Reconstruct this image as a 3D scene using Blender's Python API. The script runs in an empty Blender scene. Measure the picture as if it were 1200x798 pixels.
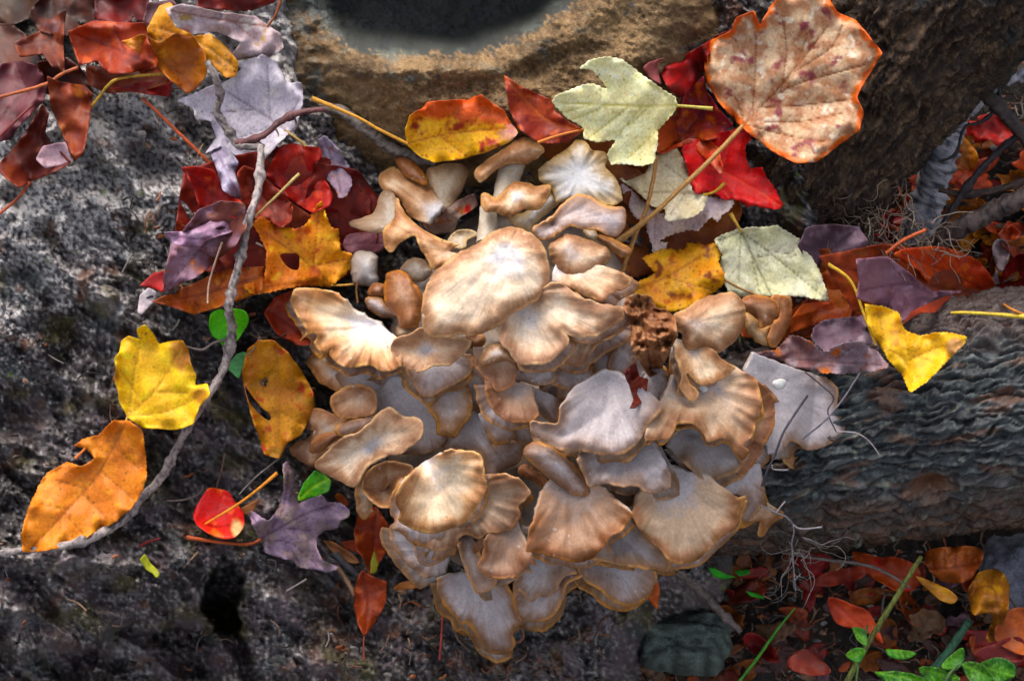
import bpy, math, random
import numpy as np
from mathutils import Vector, geometry

# ------------------------------------------------------------------ camera, sky, sun, exposure
W_PX, H_PX = 1200.0, 798.0
S = 0.85 / W_PX                    # metres per photo pixel at the reference depth
DIST = 1.6
PITCH = math.radians(50)
ORI = np.array([0.0, 0.0, 0.75])
RV = np.array([1.0, 0, 0])
UV = np.array([0, math.sin(PITCH), math.cos(PITCH)])
NV = np.array([0, -math.cos(PITCH), math.sin(PITCH)])

scene = bpy.context.scene
COL = scene.collection
cam_d = bpy.data.cameras.new('camera')
cam = bpy.data.objects.new('camera', cam_d)
COL.objects.link(cam)
cam.location = tuple(ORI + NV * DIST)
cam.rotation_euler = (math.radians(90) - PITCH, 0, 0)
cam_d.sensor_width = 36
cam_d.lens = 36 * DIST / 0.85
cam_d.clip_start = 0.05
cam_d.clip_end = 300
scene.camera = cam
cam_d.dof.use_dof = True; cam_d.dof.focus_distance = 1.52; cam_d.dof.aperture_fstop = 14.0

world = bpy.data.worlds.new('World'); scene.world = world
world.use_nodes = True
SUN_EL, SUN_AZ = 58.0, 24.0       # azimuth measured from +Y (behind the rock) towards -X
wn = world.node_tree.nodes; wl = world.node_tree.links
sky = wn.new('ShaderNodeTexSky'); sky.sky_type = 'NISHITA'; sky.sun_disc = False
sky.sun_elevation = math.radians(SUN_EL); sky.sun_rotation = math.radians(-SUN_AZ)
sky.dust_density = 3.0; sky.air_density = 1.0; sky.ozone_density = 1.0
wn['Background'].inputs[1].default_value = 0.15
hs = wn.new('ShaderNodeHueSaturation'); hs.inputs['Saturation'].default_value = 0.40   # thin overcast: a paler sky all over
wl.new(sky.outputs[0], hs.inputs['Color']); wl.new(hs.outputs[0], wn['Background'].inputs[0])

sun_d = bpy.data.lights.new('sun', 'SUN'); sun_d.energy = 2.1
sun_d.angle = math.radians(50); sun_d.color = (1.0, 0.93, 0.83)
sun = bpy.data.objects.new('sun', sun_d); COL.objects.link(sun)
el, az = math.radians(SUN_EL), math.radians(SUN_AZ)
to_sun = Vector((-math.sin(az) * math.cos(el), math.cos(az) * math.cos(el), math.sin(el)))
sun.rotation_euler = to_sun.to_track_quat('Z', 'Y').to_euler()
sun.location = (0, 0, 4)

vs = scene.view_settings
vs.view_transform = 'Standard'; vs.look = 'None'; vs.gamma = 1.0; vs.exposure = 0.95
vs.use_curve_mapping = False
scene.cycles.use_denoising = True
scene.cycles.max_bounces = 6

# ------------------------------------------------------------------ helpers
random.seed(7); rng = np.random.default_rng(7)

def P(px, py, w):
    px = np.asarray(px, float); py = np.asarray(py, float); w = np.asarray(w, float)
    k = (DIST - w) / DIST
    u = (px - 600) * S * k; v = (399 - py) * S * k
    return ORI + u[..., None] * RV + v[..., None] * UV + w[..., None] * NV

def hexc(h):
    h = h.lstrip('#')
    c = np.array([int(h[i:i + 2], 16) / 255 for i in (0, 2, 4)])
    return np.where(c <= 0.04045, c / 12.92, ((c + 0.055) / 1.055) ** 2.4)

def _hash(ix, iy, seed):
    with np.errstate(over='ignore'):
        h = (ix.astype(np.int64) * 374761393 + iy.astype(np.int64) * 668265263 + int(seed) * 974634777) & 0xFFFFFFFF
        h = ((h ^ (h >> 13)) * 1274126177) & 0xFFFFFFFF
        h = ((h ^ (h >> 16)) * 2246822519) & 0xFFFFFFFF
        return h ^ (h >> 15)

def perlin(x, y, seed=0):
    x = np.asarray(x, float); y = np.asarray(y, float)
    x, y = np.broadcast_arrays(x, y)
    ix = np.floor(x); iy = np.floor(y); fx = x - ix; fy = y - iy
    def g(dx, dy):
        a = (_hash(ix + dx, iy + dy, seed) & 0xFFFF) / 65536.0 * 2 * np.pi
        return np.cos(a) * (fx - dx) + np.sin(a) * (fy - dy)
    ux = fx * fx * fx * (fx * (fx * 6 - 15) + 10); uy = fy * fy * fy * (fy * (fy * 6 - 15) + 10)
    a = g(0, 0) * (1 - ux) + g(1, 0) * ux; b = g(0, 1) * (1 - ux) + g(1, 1) * ux
    return (a * (1 - uy) + b * uy) * 1.5

def fbm(x, y, seed=0, oct=4, gain=0.5):
    t = 0; a = 1.0; s = 0
    for i in range(oct):
        t = t + a * perlin(x * 2 ** i + 17.3 * i, y * 2 ** i - 9.1 * i, seed + i * 31); s += a; a *= gain
    return t / s

def ridged(x, y, seed=0, oct=3, gain=0.5):
    t = 0; a = 1.0; s = 0
    for i in range(oct):
        t = t + a * (1 - np.abs(perlin(x * 2 ** i + 5.7 * i, y * 2 ** i + 3.1 * i, seed + i * 17)) * 2); s += a; a *= gain
    return t / s

def worley(x, y, seed=0):
    ix = np.floor(x); iy = np.floor(y); best = np.full(np.shape(x), 9.0); second = np.full(np.shape(x), 9.0)
    for dx in (-1, 0, 1):
        for dy in (-1, 0, 1):
            h = _hash(ix + dx, iy + dy, seed); h2 = _hash(ix + dx, iy + dy, seed + 77)
            cx = ix + dx + (h & 0xFFFF) / 65536.0; cy = iy + dy + (h2 & 0xFFFF) / 65536.0
            d = np.hypot(x - cx, y - cy)
            second = np.where(d < best, best, np.minimum(second, d)); best = np.minimum(best, d)
    return best, second

def sstep(a, b, x):
    t = np.clip((x - a) / (b - a), 0, 1); return t * t * (3 - 2 * t)

def mixc(a, b, t):
    return a + (b - a) * np.asarray(t)[..., None]

ZONES = dict(m1=(330, 160), m2=(560, 160), m3=(330, 320), m4=(560, 320), m5=(760, 320), m6=(330, 470), m7=(560, 470), m8=(440, 600),
             n1=(700, 470), n2=(640, 560), n3=(150, 150), n4=(640, 40), n5=(690, 150), n6=(440, 400), n7=(200, 500), n8=(460, 170),
             a1=(0, 0), a2=(400, 0), a3=(800, 0), a4=(0, 266), a5=(800, 266), a6=(0, 532), a7=(400, 532), a8=(800, 532), p=(0, 0))
def Z(zone, pts):
    s = 1.0 if zone == 'p' else (3.0 if zone[0] == 'a' else 4.6115)
    o = ZONES[zone]
    return np.array([(o[0] + x / s, o[1] + y / s) for x, y in pts], float)
def parse(s):
    return [tuple(float(v) for v in p.split(',')) for p in s.split()]

# ------------------------------------------------------------------ materials
def new_mat(name):
    m = bpy.data.materials.new(name); m.use_nodes = True
    nt = m.node_tree; return m, nt, nt.nodes['Principled BSDF']

def col_mat(name, rough=0.5, spec=0.4, var=0.25, vscale=400, bump=0.3, bscale=900, bdist=0.0006, translucent=0.0, sss=0.0, fan=False, coat=0.0):
    m, nt, b = new_mat(name); N = nt.nodes; L = nt.links
    at = N.new('ShaderNodeAttribute'); at.attribute_name = 'Col'
    tc = N.new('ShaderNodeTexCoord')
    nz = N.new('ShaderNodeTexNoise'); nz.inputs['Scale'].default_value = vscale; nz.inputs['Detail'].default_value = 3
    L.new(tc.outputs['Object'], nz.inputs['Vector'])
    mr = N.new('ShaderNodeMapRange'); mr.inputs[1].default_value = 0.25; mr.inputs[2].default_value = 0.75
    mr.inputs[3].default_value = 1 - var; mr.inputs[4].default_value = 1 + var
    L.new(nz.outputs['Fac'], mr.inputs[0])
    fac = mr.outputs[0]
    n2 = N.new('ShaderNodeTexNoise'); n2.inputs['Scale'].default_value = bscale; n2.inputs['Detail'].default_value = 4
    L.new(tc.outputs['Object'], n2.inputs['Vector'])
    hgt = n2.outputs['Fac']
    if fan:
        fa = N.new('ShaderNodeAttribute'); fa.attribute_name = 'fan'
        st = N.new('ShaderNodeTexNoise'); st.inputs['Scale'].default_value = 1.0; st.inputs['Detail'].default_value = 5
        st.inputs['Roughness'].default_value = 0.65
        L.new(fa.outputs['Vector'], st.inputs['Vector'])
        m2 = N.new('ShaderNodeMapRange'); m2.inputs[1].default_value = 0.3; m2.inputs[2].default_value = 0.7
        m2.inputs[3].default_value = -0.15; m2.inputs[4].default_value = 0.12
        L.new(st.outputs['Fac'], m2.inputs[0])
        sx = N.new('ShaderNodeSeparateXYZ'); L.new(fa.outputs['Vector'], sx.inputs[0])
        m3 = N.new('ShaderNodeMapRange'); m3.inputs[1].default_value = 0.6; m3.inputs[2].default_value = 1.8
        L.new(sx.outputs['Y'], m3.inputs[0])
        m4 = N.new('ShaderNodeMath'); m4.operation = 'MULTIPLY_ADD'; m4.inputs[2].default_value = 1.0
        L.new(m2.outputs[0], m4.inputs[0]); L.new(m3.outputs[0], m4.inputs[1])
        mu = N.new('ShaderNodeMath'); mu.operation = 'MULTIPLY'
        L.new(fac, mu.inputs[0]); L.new(m4.outputs[0], mu.inputs[1]); fac = mu.outputs[0]
        ad = N.new('ShaderNodeMath'); ad.operation = 'MULTIPLY_ADD'; ad.inputs[1].default_value = 1.5
        L.new(m4.outputs[0], ad.inputs[0]); L.new(n2.outputs['Fac'], ad.inputs[2]); hgt = ad.outputs[0]
    vm = N.new('ShaderNodeVectorMath'); vm.operation = 'SCALE'
    L.new(at.outputs['Color'], vm.inputs[0]); L.new(fac, vm.inputs['Scale'])
    L.new(vm.outputs[0], b.inputs['Base Color'])
    b.inputs['Roughness'].default_value = rough
    b.inputs['Specular IOR Level'].default_value = spec
    rr = N.new('ShaderNodeMapRange'); rr.inputs[3].default_value = rough - 0.12; rr.inputs[4].default_value = min(1, rough + 0.2)
    L.new(nz.outputs['Fac'], rr.inputs[0]); L.new(rr.outputs[0], b.inputs['Roughness'])
    if coat: b.inputs['Coat Weight'].default_value = coat; b.inputs['Coat Roughness'].default_value = 0.25
    bp = N.new('ShaderNodeBump'); bp.inputs['Strength'].default_value = bump; bp.inputs['Distance'].default_value = bdist
    L.new(hgt, bp.inputs['Height']); L.new(bp.outputs[0], b.inputs['Normal'])
    if sss:
        b.inputs['Subsurface Weight'].default_value = sss
        b.inputs['Subsurface Radius'].default_value = (1.0, 0.55, 0.3)
        b.inputs['Subsurface Scale'].default_value = 0.005
    if translucent:
        tr = N.new('ShaderNodeBsdfTranslucent'); L.new(vm.outputs[0], tr.inputs['Color'])
        mx = N.new('ShaderNodeMixShader'); mx.inputs[0].default_value = translucent
        out = N['Material Output']
        L.new(b.outputs[0], mx.inputs[1]); L.new(tr.outputs[0], mx.inputs[2]); L.new(mx.outputs[0], out.inputs[0])
    return m

MAT = dict(
    bark=col_mat('bark', 0.45, 0.45, 0.45, 700, 0.9, 900, 0.0014),
    fibre=col_mat('fibrous_wood', 0.65, 0.25, 0.5, 500, 1.0, 600, 0.0022),
    log=col_mat('log_bark', 0.36, 0.5, 0.45, 600, 0.9, 1000, 0.0010),
    rock=col_mat('sandstone', 0.7, 0.28, 0.42, 450, 1.0, 600, 0.0020),
    frond=col_mat('mushroom_skin', 0.38, 0.42, 0.16, 420, 0.7, 1000, 0.0006, sss=0.08, fan=True),
    leaf=col_mat('autumn_leaf', 0.5, 0.35, 0.20, 450, 0.4, 900, 0.0004, translucent=0.18),
    twig=col_mat('twig', 0.6, 0.4, 0.35, 600, 0.6, 900, 0.0005),
    ground=col_mat('soil', 0.7, 0.35, 0.5, 500, 0.8, 700, 0.0015),
)

# ------------------------------------------------------------------ mesh creation
def mesh_obj(name, verts, faces, mat, col=None, fan=None, parent=None, origin=None, smooth=True, label=None, cat=None, group=None, kind=None):
    verts = np.asarray(verts, float)
    if parent is not None:
        off = np.array(parent['_o'])
        if len(parent['_o2']): off = np.array(parent['_o2'])
    elif origin is not None: off = np.asarray(origin)
    else: off = np.array([verts[:, 0].mean(), verts[:, 1].mean(), verts[:, 2].min()])
    me = bpy.data.meshes.new(name)
    lv = verts - off
    faces = np.asarray(faces)
    nf, k = faces.shape
    me.vertices.add(len(lv)); me.vertices.foreach_set('co', lv.astype(np.float32).ravel())
    me.loops.add(nf * k); me.loops.foreach_set('vertex_index', faces.astype(np.int32).ravel())
    me.polygons.add(nf); me.polygons.foreach_set('loop_start', np.arange(0, nf * k, k, dtype=np.int32))
    me.polygons.foreach_set('use_smooth', np.full(nf, smooth, dtype=bool))
    me.update(calc_edges=True); me.validate()
    if col is not None:
        a = me.attributes.new('Col', 'FLOAT_COLOR', 'POINT')
        c = np.ones((len(lv), 4), np.float32); c[:, :3] = np.clip(col, 0.002, 0.95); a.data.foreach_set('color', c.ravel())
    if fan is not None:
        a = me.attributes.new('fan', 'FLOAT_VECTOR', 'POINT'); a.data.foreach_set('vector', np.asarray(fan, np.float32).ravel())
    me.materials.append(mat)
    o = bpy.data.objects.new(name, me); COL.objects.link(o)
    if parent is not None:
        o.parent = parent
    else: o.location = tuple(off)
    o['_o'] = [0.0, 0.0, 0.0] if parent is not None else list(map(float, off)); o['_o2'] = list(map(float, off))
    tag(o, label, cat, group, kind)
    return o

def tag(o, label=None, cat=None, group=None, kind=None):
    if label: o['label'] = label
    if cat: o['category'] = cat
    if group: o['group'] = group
    if kind: o['kind'] = kind

def thing(name, loc, label, cat, group=None):
    o = bpy.data.objects.new(name, None); COL.objects.link(o); o.location = tuple(loc)
    o.empty_display_size = 0.02
    o['_o'] = list(map(float, loc)); o['_o2'] = list(map(float, loc))
    tag(o, label, cat, group); return o

def catmull(pts, closed=False, step=2.0):
    pts = np.asarray(pts, float); n = len(pts)
    out = []
    segs = n if closed else n - 1
    for i in range(segs):
        p1 = pts[i]; p2 = pts[(i + 1) % n]
        p0 = pts[i - 1] if (closed or i > 0) else p1
        p3 = pts[(i + 2) % n] if (closed or i + 2 < n) else p2
        m = max(1, int(round(np.linalg.norm(p2[:2] - p1[:2]) / step)))
        t = np.arange(m)[:, None] / m
        out.append(0.5 * ((2 * p1) + (p2 - p0) * t + (2 * p0 - 5 * p1 + 4 * p2 - p3) * t ** 2 + (3 * p1 - p0 - 3 * p2 + p3) * t ** 3))
    if not closed: out.append(pts[-1:])
    return np.concatenate(out)

def linear(pts, step=2.0, closed=True):
    out = []; n = len(pts)
    for i in range(n if closed else n - 1):
        p1 = pts[i]; p2 = pts[(i + 1) % n]; m = max(1, int(round(np.linalg.norm(p2 - p1) / step)))
        t = np.arange(m)[:, None] / m; out.append(p1 + (p2 - p1) * t)
    return np.concatenate(out)

def seg_dist(px, py, poly, closed=True):
    """distance from points to polyline"""
    a = poly; b = np.roll(poly, -1, 0)
    if not closed: a = poly[:-1]; b = poly[1:]
    best = np.full(px.shape, 1e9)
    d = b - a; L2 = (d ** 2).sum(1) + 1e-9
    for c in range(0, len(px), 4000):
        X = px[c:c + 4000, None]; Y = py[c:c + 4000, None]
        t = np.clip(((X - a[:, 0]) * d[:, 0] + (Y - a[:, 1]) * d[:, 1]) / L2, 0, 1)
        best[c:c + 4000] = np.sqrt(((X - a[:, 0] - t * d[:, 0]) ** 2 + (Y - a[:, 1] - t * d[:, 1]) ** 2)).min(1)
    return best

def inside(px, py, poly):
    a = poly; b = np.roll(poly, -1, 0)
    X = px[:, None]; Y = py[:, None]
    c = ((a[:, 1] > Y) != (b[:, 1] > Y))
    xs = (b[:, 0] - a[:, 0]) * (Y - a[:, 1]) / (b[:, 1] - a[:, 1] + 1e-12) + a[:, 0]
    return (np.sum(c & (X < xs), 1) % 2) == 1

def triangulate(poly, step, holes=()):
    x0, y0 = poly.min(0); x1, y1 = poly.max(0)
    hy = step * 0.866
    ys = np.arange(y0 + hy / 2, y1, hy); pts = []
    for j, y in enumerate(ys):
        xs = np.arange(x0 + (step / 2 if j % 2 else 0), x1, step)
        pts.append(np.stack([xs, np.full_like(xs, y)], 1))
    g = np.concatenate(pts) if pts else np.zeros((0, 2))
    g = g + rng.uniform(-0.12, 0.12, g.shape) * step
    if len(g):
        g = g[inside(g[:, 0], g[:, 1], poly)]
    if len(g):
        g = g[seg_dist(g[:, 0], g[:, 1], poly) > step * 0.55]
    vv = [Vector(p) for p in poly]; n = len(poly); ed = [(i, (i + 1) % n) for i in range(n)]
    allh = []
    for h in holes:
        k = len(vv); vv += [Vector(p) for p in h]; ed += [(k + i, k + (i + 1) % len(h)) for i in range(len(h))]; allh.append(h)
        if len(g): g = g[~inside(g[:, 0], g[:, 1], h)]; g = g[seg_dist(g[:, 0], g[:, 1], h) > step * 0.5]
    vv += [Vector(p) for p in g]
    r = geometry.delaunay_2d_cdt(vv, ed, [], 1, 1e-4)
    V = np.array([tuple(v) for v in r[0]]); F = np.array([f for f in r[2] if len(f) == 3])
    for h in allh:
        c = V[F].mean(1); F = F[~inside(c[:, 0], c[:, 1], h)]
    used = np.unique(F); mp = np.full(len(V), -1); mp[used] = np.arange(len(used))
    return V[used], mp[F]

def vnormals(V3, F):
    fn = np.cross(V3[F[:, 1]] - V3[F[:, 0]], V3[F[:, 2]] - V3[F[:, 0]])
    n = np.zeros_like(V3)
    for k in range(3): np.add.at(n, F[:, k], fn)
    return n / (np.linalg.norm(n, axis=1, keepdims=True) + 1e-12)

def solid(V3, F, th):
    """give a sheet thickness along its own normals; returns verts, tris"""
    fn = np.cross(V3[F[:, 1]] - V3[F[:, 0]], V3[F[:, 2]] - V3[F[:, 0]])
    if (fn @ NV).sum() < 0: F = F[:, ::-1]
    n = vnormals(V3, F)
    th = np.broadcast_to(np.asarray(th, float), (len(V3),))
    B = V3 - n * th[:, None]
    m = len(V3)
    e = np.concatenate([F[:, [0, 1]], F[:, [1, 2]], F[:, [2, 0]]])
    key = {}
    es = np.sort(e, 1); kk = es[:, 0].astype(np.int64) * (m + 1) + es[:, 1]
    u, cnt = np.unique(kk, return_counts=True); single = set(u[cnt == 1].tolist())
    be = e[[k in single for k in kk.tolist()]]
    side = np.concatenate([np.stack([be[:, 0], be[:, 0] + m, be[:, 1]], 1), np.stack([be[:, 1], be[:, 0] + m, be[:, 1] + m], 1)])
    return np.concatenate([V3, B]), np.concatenate([F, F[:, ::-1] + m, side])

def grid_faces(nr, nc, wrap=False):
    i = np.arange(nr - 1)[:, None]; j = np.arange(nc if wrap else nc - 1)[None]
    a = i * nc + j; b = i * nc + (j + 1) % nc; c = (i + 1) * nc + (j + 1) % nc; d = (i + 1) * nc + j
    return np.stack([a, d, c, b], -1).reshape(-1, 4)

def pixtube(axis, rad, step=2.0, nphi=8, disp=None, colf=None, squash=1.0, smooth_axis=True):
    """tube along axis points (px,py,w); radii in photo pixels at the reference depth"""
    ax = np.asarray(axis, float); rad = np.asarray(rad, float)
    if rad.ndim == 0: rad = np.full(len(ax), float(rad))
    d = np.concatenate([ax, rad[:, None]], 1)
    d[:, 2] /= S
    q = catmull(d, False, step) if smooth_axis else d
    c = q[:, :3]; r = q[:, 3]
    t = np.gradient(c, axis=0); t /= np.linalg.norm(t, axis=1, keepdims=True) + 1e-9
    ref = np.array([0, 0, 1.0])
    nrm = np.cross(t, ref); ln = np.linalg.norm(nrm, axis=1, keepdims=True)
    nrm = np.where(ln > 1e-3, nrm / (ln + 1e-9), np.array([1.0, 0, 0]))
    bn = np.cross(nrm, t)
    phi = np.arange(nphi) / nphi * 2 * np.pi
    s = np.concatenate([[0], np.cumsum(np.linalg.norm(np.diff(c, axis=0), axis=1))])
    SS, PH = np.meshgrid(s, phi, indexing='ij')
    R = np.repeat(r[:, None], nphi, 1)
    if disp is not None: R = R + disp(SS, PH, R)
    cs, sn = np.cos(PH), np.sin(PH)
    pos = c[:, None, :] + R[..., None] * (cs[..., None] * nrm[:, None, :] + squash * sn[..., None] * bn[:, None, :])
    V = P(pos[..., 0], pos[..., 1], pos[..., 2] * S)
    n = len(s)
    F = grid_faces(n, nphi, True)[:, ::-1]
    F3 = np.concatenate([F[:, [0, 1, 2]], F[:, [0, 2, 3]]])
    V = V.reshape(-1, 3)
    k = len(V)
    V = np.concatenate([V, V[:nphi].mean(0)[None], V[-nphi:].mean(0)[None]])
    j = np.arange(nphi); j2 = (j + 1) % nphi
    F3 = np.concatenate([F3, np.stack([np.full(nphi, k), j, j2], 1), np.stack([np.full(nphi, k + 1), (n - 1) * nphi + j2, (n - 1) * nphi + j], 1)])
    C = None
    if colf is not None:
        C = colf(SS, PH, pos).reshape(-1, 3); C = np.concatenate([C, C[:1], C[-1:]])
    return V, F3, C, pos

# ------------------------------------------------------------------ macro shapes of the place (depth w over photo pixels)
def gau(x, y, cx, cy, sx, sy, ang=0):
    a = math.radians(ang); dx = x - cx; dy = y - cy
    u = dx * math.cos(a) + dy * math.sin(a); v = -dx * math.sin(a) + dy * math.cos(a)
    return np.exp(-(u / sx) ** 2 - (v / sy) ** 2)

def w_stump(x, y):
    w = 0.055 * gau(x, y, 130, 340, 230, 260) - 0.02
    fu = (x + 30 * fbm(x / 120.0, y / 120.0, 411, 2)) * .80 + (y + 30 * fbm(x / 120.0, y / 120.0, 412, 2)) * .60; fv = -x * .60 + y * .80 + 34 * fbm(x / 110.0, y / 110.0, 413, 2)
    w = w + (0.034 * (ridged(fu / 210.0, fv / 72.0, 414, 2) - .5) + 0.016 * (ridged(fu / 90.0, fv / 30.0, 415, 2) - .5)) * sstep(560, 380, x - .35 * (y - 500)) * sstep(90, 190, x * .55 + y)
    w = w - 0.10 * sstep(150, -40, x * 0.55 + y)              # falls away behind the leaf pile
    w = w + 0.03 * gau(x, y, 110, 640, 150, 90)
    w = w + 0.045 * sstep(262, 205, x + .25 * (y - 690)) * sstep(610, 660, y)      # swollen block left of the hollow
    ledge = 742 + 10 * np.sin(x / 37.0) + 7 * np.sin(x / 13.0) - 0.12 * (x - 100)
    w = w - 0.12 * sstep(ledge, ledge + 16, y) * sstep(275, 235, x)
    he = np.hypot((x - 262 + 5 * np.sin(y / 11.0)) / 25.0, (y - 700 + 4 * np.sin(x / 9.0)) / 42.0) + .3 * fbm(x / 20.0, y / 20.0, 401, 3)
    w = w - 0.13 * sstep(1.1, .75, he)
    tr = np.abs(x - (262 + .45 * (y - 720))) / 16.0 + .4 * fbm(x / 18.0, y / 18.0, 402, 3)     # cleft running down from the hollow
    w = w - 0.06 * sstep(1.2, .3, tr) * sstep(690, 740, y)
    w = w + 0.050 * gau(x, y, 345, 735, 30, 120, -36)          # root strand right of the hollow
    w = w - 0.03 * gau(x, y, 420, 560, 60, 120, -30)
    w = w - 0.035 * gau(x, y, 40, 480, 55, 20)
    w = w - 0.03 * gau(x, y, 170, 195, 26, 20)
    w = w + 0.02 * gau(x, y, 560, 760, 120, 60)
    w = w - 0.07 * np.exp(-(((x - 588) / 230.0) ** 4) - ((y + 20) / 170.0) ** 4)   # bed of the rock
    # the bank ends towards the lower right, where the litter lies deeper
    edge = (x - 700) * 0.78 + (y - 770) * 0.62 + 14 * np.sin(y / 23.0) + 9 * np.sin(x / 17.0)
    w = w - 0.34 * sstep(-15, 110, edge)
    return w

def w_rock(x, y):
    dx = (x - 592) / 292.0; dy = (y + 20) / 252.0
    r = np.power(np.abs(dx) ** 2.3 + np.abs(dy) ** 2.6, 1 / 2.45)
    w = 0.085 + 0.00030 * (y - 60)                               # flat upper side
    w = w - 0.16 * sstep(0.58, 1.02, r) - 0.2 * sstep(0.95, 1.2, r)
    # hollow basin in the top
    bx = (x - 522) / 168.0; by = (y + 18 + 0.10 * (x - 522)) / 84.0
    br = np.hypot(bx, by)
    w = w - 0.10 * (1 - sstep(0.66, 1.04, br)) + 0.016 * np.exp(-((br - 1.22) / .16) ** 2)
    w = w + 0.05 * sstep(-80, -170, y)
    return w

LOG_AX = np.array([(780, 532, -0.075), (900, 517, -0.06), (1040, 497, -0.055), (1200, 476, -0.06), (1420, 440, -0.08)])
LOG_R = np.array([112, 126, 131, 132, 132.])
def w_tube(x, y, ax, rad):
    best = np.full(np.shape(x), -1.0)
    for i in range(len(ax) - 1):
        a, b = ax[i], ax[i + 1]; d = b[:2] - a[:2]; L2 = d @ d
        t = np.clip(((x - a[0]) * d[0] + (y - a[1]) * d[1]) / L2, 0, 1)
        dist = np.hypot(x - a[0] - t * d[0], y - a[1] - t * d[1]); r = rad[i] + (rad[i + 1] - rad[i]) * t
        w = a[2] + (b[2] - a[2]) * t + S * np.sqrt(np.maximum(r * r - dist * dist, 0))
        best = np.maximum(best, np.where(dist < r, w, -1.0))
    return best
ROOT_AX = np.array([(1260, -190, -0.02), (1130, -60, -0.05), (1010, 90, -0.075), (900, 230, -0.10), (830, 340, -0.13)])
ROOT_R = np.array([150, 136, 116, 104, 96.])

def w_ground(x, y):
    v = (399 - y) * S * 1.156; Y = v * math.sin(PITCH) + 0.25 * math.cos(PITCH)
    sl = math.tan(math.radians(90) - PITCH); k = 0.9
    return -0.25 + math.sin(PITCH) * sl * (k * np.tanh(Y / k) - Y)

def support(x, y):
    x = np.asarray(x, float); y = np.asarray(y, float)
    s = np.maximum(w_stump(x, y) + 0.013, w_rock(x, y) + 0.003)
    s = np.maximum(s, w_tube(x, y, LOG_AX, LOG_R) + 0.004)
    s = np.maximum(s, w_tube(x, y, ROOT_AX, ROOT_R) + 0.004)
    return np.maximum(s, w_ground(x, y) + 0.010)

def dome(x, y):
    x = np.asarray(x, float); y = np.asarray(y, float)
    dx = (x - 655) / 300.0; dy = (y - 440) / 335.0
    r2 = dx * dx + dy * dy
    return -0.02 + 0.155 * np.sqrt(np.maximum(1 - r2, 0) + 0.02) - 0.05 * np.maximum(r2 - 1, 0)

# ------------------------------------------------------------------ the ground: one sheet out to the horizon
def build_ground():
    def axis(lo, hi, st):
        core = np.arange(lo, hi + 1e-9, st)
        out = [60, 30, 15, 8, 4.5, 2.8, 1.9, 1.3, 0.95, 0.8]
        return np.concatenate([lo - np.array(out), core, hi + np.array(out[::-1])])
    xs = axis(-0.75, 0.95, 0.0045); ys = axis(-0.75, 0.85, 0.0045)
    X, Y = np.meshgrid(xs, ys)
    sl = math.tan(math.radians(90) - PITCH)
    k = 0.9
    z = ORI[2] - 0.25 / math.sin(PITCH) + sl * k * np.tanh(Y / k)
    h = 0.010 * fbm(X / 0.06, Y / 0.06, 5, 3) + 0.006 * ridged(X / 0.016, Y / 0.016, 9, 3)
    z = z + h * ((np.abs(X) < 1.0) & (np.abs(Y) < 1.0)).astype(float) + 0.03 * fbm(X / 0.5, Y / 0.5, 3, 2)
    n1 = fbm(X / 0.03, Y / 0.03, 21, 4); n2 = fbm(X / 0.008, Y / 0.008, 22, 3)
    c = mixc(np.array([.020, .014, .010]) + 0 * X[..., None], np.array([.075, .045, .028]), sstep(-.1, .5, n1 + .5 * n2))
    c = mixc(c, np.array([.05, .055, .05]), sstep(.25, .6, n2))
    V = np.stack([X, Y, z], -1).reshape(-1, 3)
    mesh_obj('ground', V, grid_faces(len(ys), len(xs))[:, ::-1], MAT['ground'], c.reshape(-1, 3), kind='structure', origin=(0, 0, 0))
build_ground()

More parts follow.
